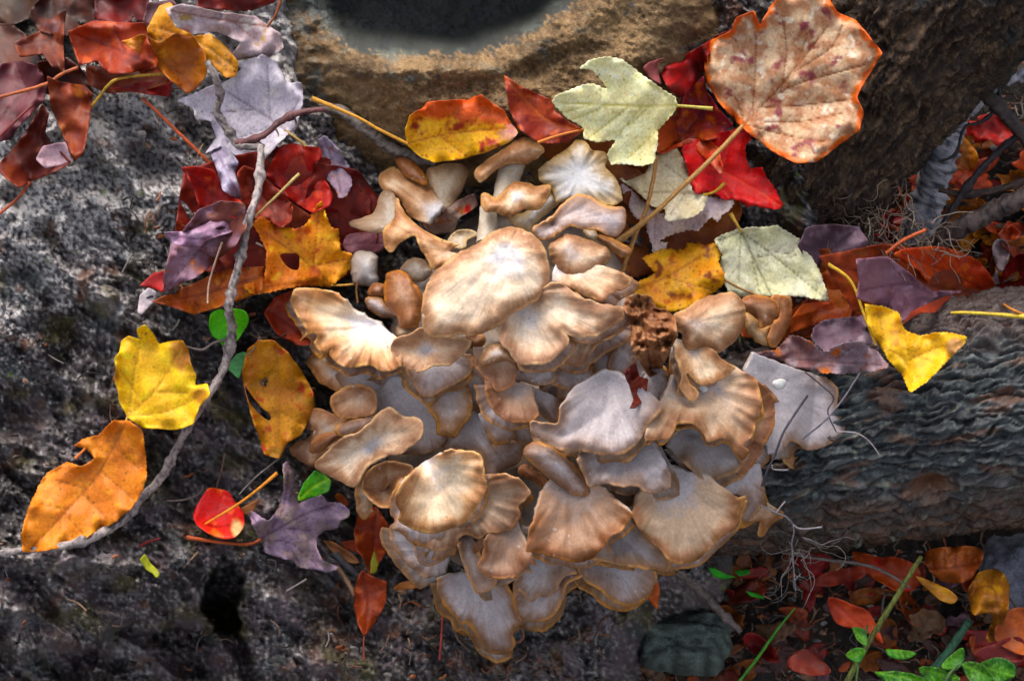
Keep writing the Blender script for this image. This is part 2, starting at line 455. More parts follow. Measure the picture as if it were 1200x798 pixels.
# ------------------------------------------------------------------ gnarled old stump (left and below the mushroom)
def build_stump():
    xs = np.arange(-140, 960, 1.9); ys = np.arange(-140, 930, 1.9)
    X, Y = np.meshgrid(xs, ys)
    w = w_stump(X, Y)
    wx = X + 20 * fbm(X / 80, Y / 80, 1, 2)
    wy = Y + 20 * fbm(X / 80, Y / 80, 2, 2)
    a = math.radians(38)
    U = wx * math.cos(a) + wy * math.sin(a); Vv = -wx * math.sin(a) + wy * math.cos(a)
    h = 0.010 * fbm(U / 110, Vv / 60, 4, 3)
    h = h + 0.018 * (ridged(U / 62, Vv / 34, 6, 2) - .4)
    q1, q2 = worley(U / 46, Vv / 30, 91); h = h + 0.024 * (.42 - np.minimum(q1, 1) ** 1.5) * (.35 + .65 * sstep(240, 420, Y + .2 * X))
    f1, f2 = worley(U / 15, Vv / 10, 8)
    h = h + 0.0100 * (np.minimum(f2 - f1, .6) - .3)
    g1, g2 = worley(wx / 6.2, wy / 5.2, 18)
    lump = sstep(-.25, .35, fbm(X / 90, Y / 90, 41, 2))
    low = sstep(380, 560, Y)
    h = h + 0.0058 * (np.minimum(g2 - g1, .6) - .3) * (0.5 + lump)
    j1, j2 = worley(wx / 11.5 + 40, wy / 9.5, 28); h = h + 0.0070 * low * (np.minimum(j2 - j1, .6) - .3)
    h = h + 0.0030 * (ridged(U / 12, Vv / 7, 14, 3) - .5)
    h = h + 0.0013 * fbm(X / 4.4, Y / 4.0, 15, 2)
    # smooth weathered wood with grain, where the bark is gone
    wood = np.clip(1.4 * gau(X, Y, 110, 770, 75, 38, -20) + 1.4 * gau(X, Y, 385, 700, 60, 22, 38) + 1.2 * gau(X, Y, 30, 485, 60, 20, -20)
                   + 1.1 * gau(X, Y, 85, 690, 50, 26, -15) + 1.3 * gau(X, Y, 400, 775, 70, 22, 30), 0, 1) * sstep(-.1, .3, fbm(X / 30, Y / 30, 61, 3)) * .65
    aw = np.radians(-22 + 60 * sstep(200, 330, X))
    gu = wx * np.cos(aw) + wy * np.sin(aw); gv = -wx * np.sin(aw) + wy * np.cos(aw)
    gr = 0.0035 * ridged(gu / 90, gv / 8, 23, 3) + 0.004 * fbm(gu / 120, gv / 30, 25, 2)
    h = h * (1 - .8 * wood) + gr * wood
    hol = sstep(1.1, .9, np.hypot((X - 262) / 25.0, (Y - 700) / 42.0))
    h = h * (1 - .2 * hol)
    w = w + h
    V = P(X, Y, w)
    # colour: mottled grey lilac crust, dark wet bark, ochre and green algae, bare wood
    n1 = fbm(U / 85, Vv / 60, 31, 3); n2 = fbm(X / 16, Y / 16, 32, 3); n3 = 1.3 * fbm(X / 5, Y / 5, 33, 3); n4 = fbm(X / 50, Y / 50, 34, 3)
    pale = sstep(560, 180, Y + 0.5 * X) * .62 + .40
    k = sstep(-.45, .55, n2 * .6 + n3 * .7 + n1 * .5 + (pale - .5) * .6)
    c = mixc(np.array([.035, .028, .028]) + 0 * X[..., None], np.array([.22, .19, .19]), k)
    c = mixc(c, np.array([.55, .52, .51]), .95 * sstep(.08, .42, .8 * n3 + .3 * n2 + (pale - .56) * .9))
    c = mixc(c, np.array([.17, .12, .14]), .6 * sstep(-.05, .35, fbm(X / 44, Y / 44, 35, 3)) * sstep(350, 520, Y))
    c = mixc(c, np.array([.095, .078, .022]), .8 * sstep(.10, .42, n4 + .3 * n3 - .25 * (pale - .4)))
    c = mixc(c, np.array([.085, .11, .11]), .4 * sstep(.2, .5, fbm(X / 60, Y / 45, 36, 3)))
    c = mixc(c, np.array([.14, .055, .028]), .75 * sstep(.25, .5, fbm(X / 38, Y / 38, 37, 3)))
    c = mixc(c, np.array([.10, .17, .02]), .8 * sstep(.50, .62, fbm(X / 22, Y / 22, 38, 3)))
    low_pale = sstep(420, 600, Y)
    cw = mixc(np.array([.05, .035, .034]) + 0 * X[..., None], np.array([.20, .19, .20]), sstep(-.3, .4, ridged(gu / 60, gv / 5, 39, 2) - .5 + .5 * n1))
    cw = mixc(cw, np.array([.14, .060, .035]), .8 * sstep(-.2, .4, fbm(X / 70, Y / 70, 40, 2)))
    c = mixc(c, cw, wood)
    c = mixc(c, np.array([.30, .27, .275]), .4 * low_pale * sstep(.1, .5, n3 + .3 * n2))
    c = mixc(c, np.array([.022, .016, .010]), sstep(150, 60, X * .55 + Y + 40 * n1))  # shade of the gap behind the leaf pile, put into the colour
    mesh_obj('tree_stump', V.reshape(-1, 3), grid_faces(len(ys), len(xs)), MAT['bark'], c.reshape(-1, 3),
             label='gnarled old tree stump with crumbling grey bark and a dark hollow', cat='tree stump')
build_stump()

# ------------------------------------------------------------------ sandstone rock with a basin
def build_rock():
    xs = np.arange(270, 925, 2.0); ys = np.arange(-300, 250, 2.0)
    X, Y = np.meshgrid(xs, ys)
    wx = X + 26 * fbm(X / 110, Y / 110, 71, 2) * sstep(470, 360, X) + 10 * fbm(X / 70, Y / 70, 78, 3) + 3 * fbm(X / 12, Y / 12, 79, 2); wy = Y + 12 * fbm(X / 90, Y / 90, 72, 3)
    w = w_rock(wx, wy)
    w = w + 0.007 * fbm(X / 90, Y / 60, 73, 3) + 0.006 * fbm(X / 22, Y / 18, 74, 3) + 0.0030 * fbm(X / 7, Y / 6, 75, 2) + 0.0014 * perlin(X / 3.4, Y / 3.4, 76)
    left = sstep(440, 350, X)
    w = w + left * 0.012 * (ridged(X / 40, Y / 30, 77, 3) - .4)
    n1 = fbm(X / 70, Y / 45, 81, 3); n2 = fbm(X / 14, Y / 12, 82, 3); n3 = fbm(X / 4, Y / 4, 83, 2)
    c = mixc(np.array([.085, .048, .020]) + 0 * X[..., None], np.array([.26, .155, .068]), sstep(-.5, .6, n1 + .5 * n2 + .25 * n3))
    c = mixc(c, np.array([.34, .25, .15]), .3 * sstep(.1, .6, n3 + .6 * n2))
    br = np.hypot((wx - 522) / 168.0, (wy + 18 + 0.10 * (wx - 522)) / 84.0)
    c = mixc(c, np.array([.036, .042, .040]), .95 * sstep(1.05, .97, br + .10 * n2 + .10 * n3))  # wet, darker basin floor, with the hollow's shade put into the colour
    c = mixc(c, np.array([.10, .12, .12]), .75 * sstep(0, .5, left + 1.1 * n2 + .8 * n1 - .75) + 0 * X)
    c = mixc(c, np.array([.035, .045, .055]), .8 * sstep(.34, .55, fbm(X / 26, Y / 24, 84, 3)))
    c = mixc(c, np.array([.15, .17, .14]), .5 * sstep(.12, .4, fbm(X / 40, Y / 14, 85, 3)) * sstep(1.5, 1.05, br) * sstep(.8, 1.0, br))
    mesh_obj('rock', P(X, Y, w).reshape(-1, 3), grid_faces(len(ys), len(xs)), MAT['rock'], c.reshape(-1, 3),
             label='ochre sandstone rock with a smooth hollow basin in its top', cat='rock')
build_rock()

# ------------------------------------------------------------------ fallen log and dark root trunk
def build_log():
    def disp(s, ph, R):
        v = ph * 130
        ss = s + 30 * fbm(s / 80, v / 60, 101, 3); vv = v + 14 * fbm(s / 40, v / 30, 102, 3)
        p1, p2 = worley(ss / 58 + .4 * vv / 26, vv / 17, 108); plate = p2 - p1
        crack = 1 - sstep(.0, .16, np.abs(perlin(ss / 150, vv / 19, 109))); 
        d = -9 * crack + 9 * fbm(s / 160, v / 80, 103, 2) + 7 * (ridged(ss / 75, vv / 15, 104, 3) - .45) + 3.5 * ridged(ss / 24, vv / 6, 105, 3) + 26 * (np.minimum(plate, .3) - .18) + 1.4 * fbm(s / 5, v / 4, 106, 2)
        x = 780 + s * 0.99
        rough = sstep(0.05, -0.25, np.sin(ph)) * 0 + sstep(.35, .95, -np.cos(ph))
        d = d + rough * (10 * (worley(ss / 26, vv / 14, 107)[0] - .4))
        hole = gau(s, ph, 304, 2.21, 15, .085)
        return d - 38 * np.clip(1.6 * hole, 0, 1)
    def colf(s, ph, pos):
        v = ph * 130
        n1 = fbm(s / 60, v / 24, 111, 3); n2 = fbm(s / 18, v / 6, 112, 3); n3 = fbm(s / 5, v / 4, 113, 2)
        c = mixc(np.array([.014, .017, .020]) + 0 * s[..., None], np.array([.055, .066, .070]), sstep(-.3, .5, n2 + .5 * n1 + .3 * n3))
        c = mixc(c, np.array([.15, .175, .18]), .5 * sstep(.25, .6, n3 + .6 * n2))
        low = sstep(.45, .8, -np.cos(ph) + .3 * n1)
        cb = mixc(np.array([.024, .015, .011]) + 0 * s[..., None], np.array([.085, .048, .032]), sstep(-.3, .4, n2 + n3 * .6))
        c = mixc(c, cb, low)
        c = mixc(c, np.array([.12, .055, .032]), .75 * sstep(.10, .4, fbm(s / 60, v / 20, 114, 3)))
        c = mixc(c, np.array([.20, .22, .17]), .6 * sstep(.32, .48, fbm(s / 22, v / 16, 115, 3)))
        top = sstep(-.45, -.75, -np.cos(ph) + .15 * n1)
        c = mixc(c, np.array([.055, .028, .022]), .85 * top)
        hole = gau(s, ph, 304, 2.21, 17, .10)
        return mixc(c, np.array([.20, .085, .040]), np.clip(1.5 * hole, 0, 1))
    V, F, C, _ = pixtube(LOG_AX, LOG_R, 2.0, 420, disp, colf)
    mesh_obj('fallen_log', V, F, MAT['log'], C, label='fallen log with wet dark blue-grey flaky bark beside the mushroom', cat='log')
def build_root():
    def disp(s, ph, R):
        v = ph * 125
        ss = s + 40 * fbm(s / 90, v / 60, 121, 3); vv = v + 22 * fbm(s / 60, v / 40, 122, 3)
        return 14 * fbm(s / 130, v / 60, 123, 2) + 13 * (ridged(ss / 70, vv / 20, 124, 3) - .45) + 6.5 * ridged(ss / 22, vv / 7, 125, 3) + 1.6 * fbm(s / 5, v / 4, 126, 2)
    def colf(s, ph, pos):
        v = ph * 125
        n1 = fbm(s / 80, v / 30, 131, 3); n2 = fbm(s / 26, v / 7, 132, 3); n3 = fbm(s / 5, v / 4, 133, 2)
        c = mixc(np.array([.022, .013, .009]) + 0 * s[..., None], np.array([.085, .048, .026]), sstep(-.3, .5, n2 + .4 * n1 + .3 * n3))
        c = mixc(c, np.array([.17, .11, .065]), .6 * sstep(.3, .6, n3 + .7 * n2))
        c = mixc(c, np.array([.022, .026, .030]), .8 * sstep(.05, .4, n1) * sstep(330, 200, s))
        return c
    V, F, C, _ = pixtube(ROOT_AX, ROOT_R, 2.2, 380, disp, colf)
    mesh_obj('old_tree', V, F, MAT['fibre'], C, label='dark brown fibrous tree trunk base behind the large mottled leaf', cat='tree trunk')
build_log(); build_root()
# ------------------------------------------------------------------ the mushroom: one cluster of many fronds
STY = dict(
    T=dict(base='bcb2b4', mid='ccaa8a', near='b4845a', rim='94592c', lip='cc8c44'),
    C=dict(base='cfc8ca', mid='e0c4a4', near='cc9866', rim='a2683a', lip='dca868'),
    G=dict(base='bab0b6', mid='bcaeb0', near='b49c94', rim='94684a', lip='dc9232'),
    D=dict(base='a29699', mid='a29494', near='9c8474', rim='94622e', lip='dc922e'),
    W=dict(base='dedce0', mid='e2dcd8', near='dccdb8', rim='c8a470', lip='dcb060'),
    B=dict(base='b09a90', mid='b08668', near='a0683c', rim='854a20', lip='c47a2c'),
    F=dict(base='ecebec', mid='ecebec', near='e8e6e6', rim='e4e0dc', lip='e0dcd4'),
    S=dict(base='a8a4a8', mid='b4aeae', near='b4aaa4', rim='ac9c90', lip='b0a090'),
    P=dict(base='c8b8a4', mid='c6b298', near='c0a480', rim='ac7e4e', lip='b88444'),
)
cluster = thing('mushroom_cluster', P(640, 720, 0.0), 'large cluster of overlapping tan and grey mushroom fronds on the stump', 'mushroom')
NFR = [0]
def frond(zone, rim, base, sty='T', name='frond', lift=.028, bulge=.006, layer=0.0, wave=.0035, curl=.006, streak=1.0, closed=None, step=2.2, th=.0036, label=None, tilt=(0, 0), flat=None, wn=2.2, parent=None, under=None):
    NFR[0] += 1; sd = 500 + NFR[0] * 13
    r_ = Z(zone, parse(rim)); b_ = Z(zone, parse(base))
    if under is None and name == 'frond' and sty in 'TCGDB' and closed is None and lift >= .018 and len(r_) > 6:
        # a second, thinner shelf shows under the margin
        rq = np.random.default_rng(sd); bm_ = b_.mean(0); dv_ = r_ - bm_; ln = np.linalg.norm(dv_, axis=1, keepdims=True)
        gr = rq.uniform(3.0, 8.0); sh = np.array([rq.uniform(-9, 9), rq.uniform(2, 7)])
        r2_ = r_ + dv_ / ln * gr * rq.uniform(.3, 1.3, (len(r_), 1)) + sh
        fm = lambda q: ' '.join('%.1f,%.1f' % tuple(p) for p in q)
        frond('p', fm(r2_), fm(b_ + sh), 'D' if sty in 'GD' else 'G', lift=lift * .8, layer=layer - .011, wave=wave * 1.3, curl=curl, streak=streak, wn=wn * 1.4, th=.003, under=False)
        NFR[0] += 1; sd = 500 + NFR[0] * 13
    cen = None
    if closed is True: r_ = np.concatenate([r_, b_]); cen = r_.mean(0)[None]; b_ = cen
    if closed is None: closed = bool(inside(b_[:1, 0], b_[:1, 1], r_)[0])
    smooth = lambda q, cl: catmull(q, cl, step)
    if closed: poly = smooth(r_, True); rp = poly; rcl = True
    else:
        rp = smooth(r_, False); tail = linear(np.concatenate([r_[-1:], b_, r_[:1]]), step, False)[1:]
        poly = np.concatenate([rp, tail]); rcl = False
    # slightly ragged margin
    tg = np.roll(poly, -1, 0) - np.roll(poly, 1, 0); nn = np.stack([tg[:, 1], -tg[:, 0]], 1); nn /= np.linalg.norm(nn, axis=1, keepdims=True) + 1e-9
    s = np.arange(len(poly)) * step
    poly = poly + nn * (1.7 * fbm(s / 9, s * 0 + sd, sd, 3) + 1.6 * fbm(s / 28, s * 0, sd + 3, 2))[:, None]
    if not closed: rp = poly[:len(rp)]
    else: rp = poly
    V, F = triangulate(poly, step)
    x, y = V[:, 0], V[:, 1]; bx, by = b_.mean(0)
    d = seg_dist(x, y, rp, rcl)
    rb = np.hypot(x - bx, y - by)
    rho = rb / (rb + d + 1e-6)
    size = rb.max()
    th_ = np.arctan2(y - by, x - bx)
    # fan angle measured from the mean direction, so the seam falls behind the base
    m = math.atan2((y - by).mean(), (x - bx).mean()); ta = (th_ - m + np.pi) % (2 * np.pi) - np.pi
    if lift > .015: lift = lift * 1.3
    w = dome(x, y) * .75 + .25 * float(dome(bx, by)) + layer
    if flat is not None: w = flat + layer + 0 * x
    w = w + lift * np.power(rho, 1.3) * min(1.0, size / 90.0 + .25) + bulge * (1 - rho ** 2)
    w = w + tilt[0] * (x - bx) * S + tilt[1] * (y - by) * S
    sc = min(1.0, size / 70.0 + .2)
    w = w + wave * sc * rho ** 2 * (1.1 * fbm(ta * wn + sd, rho * .6, sd + 5, 2) + 1.6 * fbm(x / 42, y / 42, sd + 6, 2)) + .0008 * sc * rho * fbm(ta * 9 + sd, rho * .8, sd + 7, 2)
    w = w + .0022 * fbm(x / 26, y / 26, sd + 9, 2) * sc
    w = w - .6 * curl * sc * np.exp(-(d / (3 + 3 * sc)) ** 1.3)
    V3 = P(x, y, w)
    thv = th * (1.25 - .85 * rho ** 3) * max(.6, sc)
    VV, FF = solid(V3, F, thv)
    st = STY[sty]
    cb, cm, cn, cr, cl = (hexc(st[k]) for k in ('base', 'mid', 'near', 'rim', 'lip'))
    n = fbm(ta * 3 + sd, rho * 1.5, sd + 11, 3); n2 = fbm(x / 14, y / 14, sd + 13, 3); n3 = fbm(ta * 13 + sd, rho * 1.2, sd + 17, 3)
    c = mixc(cb + 0 * x[:, None], cm, sstep(.22, .62, rho + .08 * n + .22 * n2 + .2 * fbm(x / 40, y / 40, sd + 14, 2)))
    wr = (9 + 12 * sc) * (1 + .9 * fbm(x / 50, y / 50, sd + 27, 2))
    c = mixc(c, cn, .85 * sstep(1.25 * wr, .35 * wr, d + 4 * n + 9 * n2 + 4 * n3))
    c = mixc(c, cr, .9 * sstep(.75 * wr, .12 * wr, d + 3 * n + 4 * n3 + 5 * n2))
    lipn = sstep(-.35, .25, fbm(x / 34, y / 34, sd + 19, 2))
    c = mixc(c, cr * .8, .7 * (1 - lipn) * sstep(6, 1.5, d + 2 * n2))
    c = mixc(c, cl, (.25 + .7 * lipn) * sstep(1.8 + 2.4 * lipn, .8, d + 2.0 * n2 + 1.2 * n))
    c = c * (1 + .10 * streak * n3 + .10 * n2)[:, None]
    blot = sstep(.42, .62, fbm(x / 9, y / 9, sd + 23, 3)); c = mixc(c, c * np.array([.62, .48, .36]), .55 * blot)
    spk = sstep(.66, .74, fbm(x / 3.0, y / 3.0, sd + 29, 2)); c = mixc(c, np.array([.10, .06, .04]), .6 * spk)
    wet = sstep(.50, .60, fbm(x / 6, y / 6, sd + 33, 2)) * sstep(.1, .4, fbm(x / 40, y / 40, sd + 34, 2)); c = mixc(c, np.array([.85, .82, .80]), .55 * wet)  # moist glints put into the colour as near-white specks
    lum = c @ np.array([.3, .6, .1]); c = np.clip(lum[:, None] + (c - lum[:, None]) * 1.06, .004, .9)
    rf = np.random.default_rng(sd); c = mixc(c, lum[:, None] * np.array([1.04, .98, 1.02]), np.full(len(x), rf.uniform(0, .40 if sty in 'GDP' else .22))) * rf.uniform(.86, 1.08)
    c = c * .86
    und = mixc(hexc('d2c4b2') + 0 * c, cl, .7 * sstep(4, 0, d)) * .8
    fan = np.stack([ta * 26 * (.5 + size / 120), rho * 2.2, np.full(len(x), sd * .37)], 1)
    return mesh_obj(name, VV, FF, MAT['frond'], np.concatenate([c, und]), np.concatenate([fan, fan]), parent=parent or cluster, label=label)

def stalk(zone, pts, radii, sty='P', layer=0.0, name='stalk'):
    q = Z(zone, pts); st = STY[sty]; cb, cm = hexc(st['base']), hexc(st['mid'])
    ax = np.column_stack([q, dome(q[:, 0], q[:, 1]) + layer])
    V, F, C, _ = pixtube(ax, radii, 2.0, 20, lambda s, p, R: R * .12 * fbm(s / 14, p * 2, 91, 3),
                         lambda s, p, pos: mixc(cb + 0 * s[..., None], cm, sstep(-.3, .4, fbm(s / 12, p * 3, 92, 3))) * .85)
    fan = np.column_stack([np.arange(len(V)) % 20 * .8, np.arange(len(V)) // 20 * .05, np.full(len(V), 3.3)])
    mesh_obj(name, V, F, MAT['frond'], C, fan, parent=cluster)

def build_core():
    xs = np.arange(390, 930, 4.0); ys = np.arange(190, 740, 4.0)
    X, Y = np.meshgrid(xs, ys)
    w = np.where(True, dome(X, Y) - .046, 0) + .010 * fbm(X / 30, Y / 30, 95, 3)
    r2 = ((X - 610) / 165.0) ** 2 + ((Y - 465) / 225.0) ** 2
    V = P(X, Y, w - .25 * sstep(.85, 1.25, r2)).reshape(-1, 3)
    c = mixc(hexc('8f7f78') + 0 * X[..., None], hexc('b39a84'), sstep(-.3, .4, fbm(X / 20, Y / 20, 96, 3))) * .8
    fan = np.column_stack([X.ravel() / 3, Y.ravel() / 30, 0 * X.ravel()])
    mesh_obj('core', V, grid_faces(len(ys), len(xs)), MAT['frond'], c.reshape(-1, 3), fan, parent=cluster, label='grey inner flesh of the mushroom seen between its fronds')
build_core()

# ---- lower rim of the cluster
frond('m8', '330,360 340,430 370,500 425,560 460,610 490,600 530,640 560,700 600,750 660,770 720,760 752,710 742,650 795,592 770,560 755,500 745,440 690,360', '480,300 620,290', 'G', lift=.030, layer=.004)
frond('m8', '415,560 410,610 430,650 480,668 520,662', '540,600 470,560', 'D', lift=.010, layer=-.004)
frond('m8', '1125,345 1035,385 1020,440 1000,510 950,570 900,592 820,587 762,550 752,490 745,400 760,330', '860,250 1090,250', 'G', lift=.030, layer=.004)
frond('m8', '1090,330 1010,360 970,430 925,460 880,455 840,487 790,440 748,380 770,320', '860,240 1050,240', 'G', lift=.026, layer=.014)
frond('n2', '590,505 603,540 572,620 530,660 470,692 410,687 340,650 270,592 215,560 165,480', '240,400 420,400', 'G', lift=.030, layer=.004)
frond('n2', '520,220 610,370 672,400 667,490 632,507 560,493 470,485 350,460 240,440', '330,300 430,250', 'D', lift=.028, layer=.010)
frond('m8', '275,360 235,338 150,260 95,190 74,120 80,70 120,62', '230,50 400,200 380,330', 'G', lift=.020, layer=.002)
frond('m8', '402,212 380,250 310,290 258,287 228,262 190,150', '250,80 360,90', 'G', lift=.020, layer=.012)
frond('m8', '452,160 465,260 500,350 540,432 575,442 622,420 655,368 600,320 560,200', '500,90', 'G', lift=.028, layer=.014)
frond('m8', '575,240 535,225 530,195 560,150 620,120', '700,40 860,100', 'B', lift=.020, layer=.018)
frond('m8', '872,290 830,282 800,310 740,355 650,362 585,332 553,290 575,240 590,150', '660,40 760,40', 'B', lift=.034, layer=.018)
frond('n2', '1040,110 1078,98 1072,135 1045,200 1042,250 960,312 900,372 830,432 760,462 680,457 620,390 560,340 500,270 460,190', '520,40 660,-60 860,-20', 'T', lift=.036, layer=.006, wave=.005)
frond('m8', '1385,10 1362,55 1320,105 1262,138 1243,175 1190,235 1130,267 1070,272 1010,257 940,242 870,217 816,212 822,150 845,60', '900,-120 1020,-230 1200,-160', 'B', lift=.036, layer=.012, wave=.006, wn=3.5)
frond('n1', '900,470 902,520 880,590 820,642 772,632 782,560 797,520', '680,480 740,380 880,340', 'G', lift=.018, layer=.004)
frond('n1', '1005,598 1003,630 950,662 902,727 868,722 882,650', '800,645 840,560 900,535', 'T', lift=.018, layer=.0)
frond('n1', '1085,250 1080,290 1135,372 1125,390 1088,387 1020,342 1000,300 960,292 900,345 862,330', '900,180 1050,200', 'C', lift=.014, layer=-.006)
frond('a5', '505,528 545,568 545,640 570,682 560,732 500,772 440,784 385,752 358,790', '300,800 220,500 250,440 400,500', 'G', lift=.018, layer=.004, wave=.003, curl=.003)
frond('n1', '870,-110 935,-40 962,50 952,150 902,242 862,312 820,372 755,402', '700,300 720,0', 'B', lift=.024, layer=-.002)
frond('n1', '802,318 770,370 722,402 668,420 608,442 545,402 480,340', '380,240 480,120 680,160', 'D', lift=.026, layer=-.002)
frond('n1', '850,-130 880,-60 887,0 887,70 857,110 838,185 790,240 822,265 812,297 775,318 745,275 720,228 680,202 605,217 570,178 520,122 430,127 420,157 378,202 330,217 262,215', '270,120 420,-140 560,-200 720,-200', 'T', lift=.036, layer=.012, wave=.007, wn=4)
frond('m7', '1035,380 1042,430 1032,472 960,497 910,492 850,457 760,457 690,447 605,462 575,400 530,310', '600,220 780,180 960,220', 'G', lift=.034, layer=.006, wave=.005)
frond('m7', '860,470 855,540 800,582 740,570 715,510', '720,450 800,420', 'D', lift=.01, layer=-.006)
frond('m7', '1010,490 950,520 905,545 870,520', '860,460 960,460', 'B', lift=.012, layer=-.004)
# ---- left flank
frond('m6', '395,520 395,470 420,420 470,370 560,320', '640,340 560,480 490,560 495,600 440,642 405,590', 'T', lift=.014, layer=.0, closed=True)
frond('m6', '500,550 445,492 438,430 478,370 560,330 650,335 710,365 680,410 640,430 620,480 612,545 560,572', '580,460', 'T', name='cap', lift=.026, bulge=-.012, layer=.006)
frond('m8', '673,-209 760,-190 833,-110 815,-70 770,-30 785,20 745,88 660,110 610,107 555,147 490,120 447,147 430,190 370,209 310,202 250,165 203,110', '330,-40 520,-200', 'T', lift=.030, layer=.010, wave=.008, wn=4)
frond('m6', '880,275 950,260 1050,280 1087,320 1085,395 1107,440 1100,500 1060,572 1010,642 930,682 820,717 740,707 670,672 628,640 640,600 618,560 625,480 680,400', '780,320', 'C', lift=.030, bulge=.010, layer=.030, wave=.006, wn=3, streak=2.0)
frond('m6', '178,345 230,282 330,200 420,165', '560,40 660,80 740,88 768,140 745,205 690,250 620,292 570,292 480,340 430,400 387,467 290,422 215,388', 'C', lift=.022, layer=.004, closed=True)
frond('m6', '40,252 100,212 172,170 110,130 98,80 120,44 190,38 260,60', '360,120 300,260 180,352 110,332 60,295', 'T', lift=.012, layer=-.002, closed=True)
frond('m6', '150,245 190,190 262,168 318,185 252,240 222,272 158,282', '240,215', 'B', name='cap', lift=.004, bulge=.008, layer=.014, curl=.004)
frond('m6', '285,160 330,108 420,88 505,68 502,112 432,162 330,192', '450,100', 'G', lift=.008, layer=.012)
frond('m3', '128,482 200,408 262,440 310,490', '420,480 450,560 392,612 335,642 298,640 210,592 150,520', 'T', lift=.010, layer=-.012, closed=True)
frond('m3', '262,692 280,650 360,608 440,608 505,642 512,722 505,752 440,772 390,787 320,792 278,750', '440,640', 'T', name='cap', lift=.020, layer=.002)
frond('m3', '400,520 540,520 640,490 690,590 640,650 580,700 520,640 440,590', '560,500', 'D', lift=.008, layer=-.014)
frond('m3', '310,105 180,83 75,88 48,140 65,200 95,250 130,310 118,347 165,325 192,340 173,380 200,417 240,427 270,400 256,440 310,492 380,512 470,497 540,532 600,522 655,500', '640,360 520,270 380,200', 'C', lift=.034, layer=.004, wave=.010, wn=4)
frond('m3', '1020,440 1037,480 1022,542 960,592 890,622 820,662 760,667 710,600 655,500', '760,440 900,420', 'G', lift=.022, layer=-.004)
frond('n6', '235,298 280,360 320,430 330,502 390,512 432,522 472,460 512,400 527,330 505,240', '440,200 330,260', 'D', lift=.014, layer=-.012)
frond('m3', '620,290 690,296 745,290 700,332 630,352', '680,300', 'P', lift=.0, layer=.006)
frond('m3', '553,60 572,0 660,-12 722,60 762,120 757,200 742,282 690,297 640,287 620,230 558,160', '690,40', 'B', name='cap', lift=.012, bulge=.016, layer=.006, streak=2)
frond('m3', '448,150 520,118 572,170 622,232 560,242 500,222', '540,180', 'G', name='cap', lift=.0, bulge=.008, layer=-.006)
frond('m3', '463,112 490,58 552,58 552,122 480,127', '510,90', 'B', name='cap', lift=.0, bulge=.008, layer=-.004)
frond('m3', '588,402 620,350 700,328 760,293', '850,330 960,343 1022,365 1010,402 960,462 900,497 820,502 750,532 690,522 630,482 600,442', 'C', lift=.024, layer=.012, closed=True)
frond('m3', '1000,400 1060,412 1100,380 1102,340 1060,330', '980,330', 'T', lift=.006, layer=.0)
# ---- grey middle
frond('p', '392,440 410,468 440,482 478,478 505,455', '500,420 440,400', 'G', lift=.010, layer=-.022)
frond('p', '425,478 440,515 470,532 510,528 535,495', '520,450 460,440', 'G', lift=.012, layer=-.020)
frond('p', '515,440 520,480 545,492 572,470', '560,420 525,415', 'D', lift=.008, layer=-.020)
frond('p', '690,430 700,470 740,480 770,460 775,420', '760,370 710,350', 'D', lift=.014, layer=-.020)
frond('p', '640,440 655,470 690,480 715,450', '700,400 650,390', 'D', lift=.012, layer=-.022)
frond('p', '700,350 690,390 712,420 745,410 755,370', '735,335', 'T', lift=.012, layer=-.016)
frond('n6', '370,522 380,592 500,592 570,620 582,700 622,762 700,692 780,652 802,562 760,532 642,552', '580,440 520,360 450,440', 'G', lift=.006, layer=-.024, curl=.002)
frond('n6', '600,500 640,556 700,552 762,512 740,430', '630,360 555,390', 'G', lift=.012, layer=-.010)
frond('n6', '740,522 800,562 872,542 850,450', '740,440', 'G', lift=.006, layer=-.014)
frond('n6', '880,402 850,432 760,442 690,422 640,372 600,300 587,205', '660,200 850,240', 'B', lift=.024, layer=.006)
frond('n6', '1002,312 985,442 930,427 868,372', '860,250', 'G', lift=.010, layer=.0)
frond('m7', '992,10 987,50 930,120 880,202 820,272 770,292 740,287 640,287 540,272 450,264 380,227 310,192 286,150 300,110 430,122 445,40', '520,-80 700,-170 900,-80', 'G', lift=.036, layer=.006, wave=.004, streak=1.5)
frond('m7', '215,372 260,338 330,390 420,462 500,502 585,520 572,552 540,557 440,532 370,492 300,432 230,402', '300,380', 'B', lift=.004, bulge=.004, layer=.014)
frond('m7', '243,267 300,218 370,230 470,290 552,370 592,450 597,502 550,517 480,482 400,432 320,362 263,312', '430,300', 'G', name='cap', lift=.008, bulge=.012, layer=.026)
frond('m4', '395,592 420,500 560,480 632,560 632,602 570,632 510,639 450,622', '520,500', 'G', lift=.018, layer=-.010)
frond('m4', '208,562 228,510 320,485 402,500 432,550 412,592 340,607 260,592', '330,505', 'G', name='cap', lift=.016, layer=.0)
frond('m4', '818,262 792,305 720,347 660,377 610,432 572,494 510,502 420,467 440,430 490,350', '560,280 720,240', 'T', lift=.020, layer=.0)
frond('m4', '700,490 760,360 830,340 862,470 832,540 872,622 790,602 722,552', '800,420', 'G', lift=.010, layer=-.012)
frond('m4', '862,652 910,682 950,702 992,692 1032,642 1037,570 1010,500', '920,520', 'G', lift=.018, layer=-.004)
frond('m4', '1048,400 1082,470 1102,550 1142,602 1192,650 1172,687 1110,662 1060,602 1030,520', '1070,460', 'T', lift=.010, layer=.004)
frond('m4', '222,520 202,570 192,607 110,642 75,602 30,562 -20,502', '-20,400 100,400 190,450', 'B', lift=.018, layer=.012)
frond('m4', '6,472 38,400 110,378 172,420 200,482 150,478 90,490 30,502', '100,440', 'C', name='cap', lift=.004, bulge=.008, layer=.034)
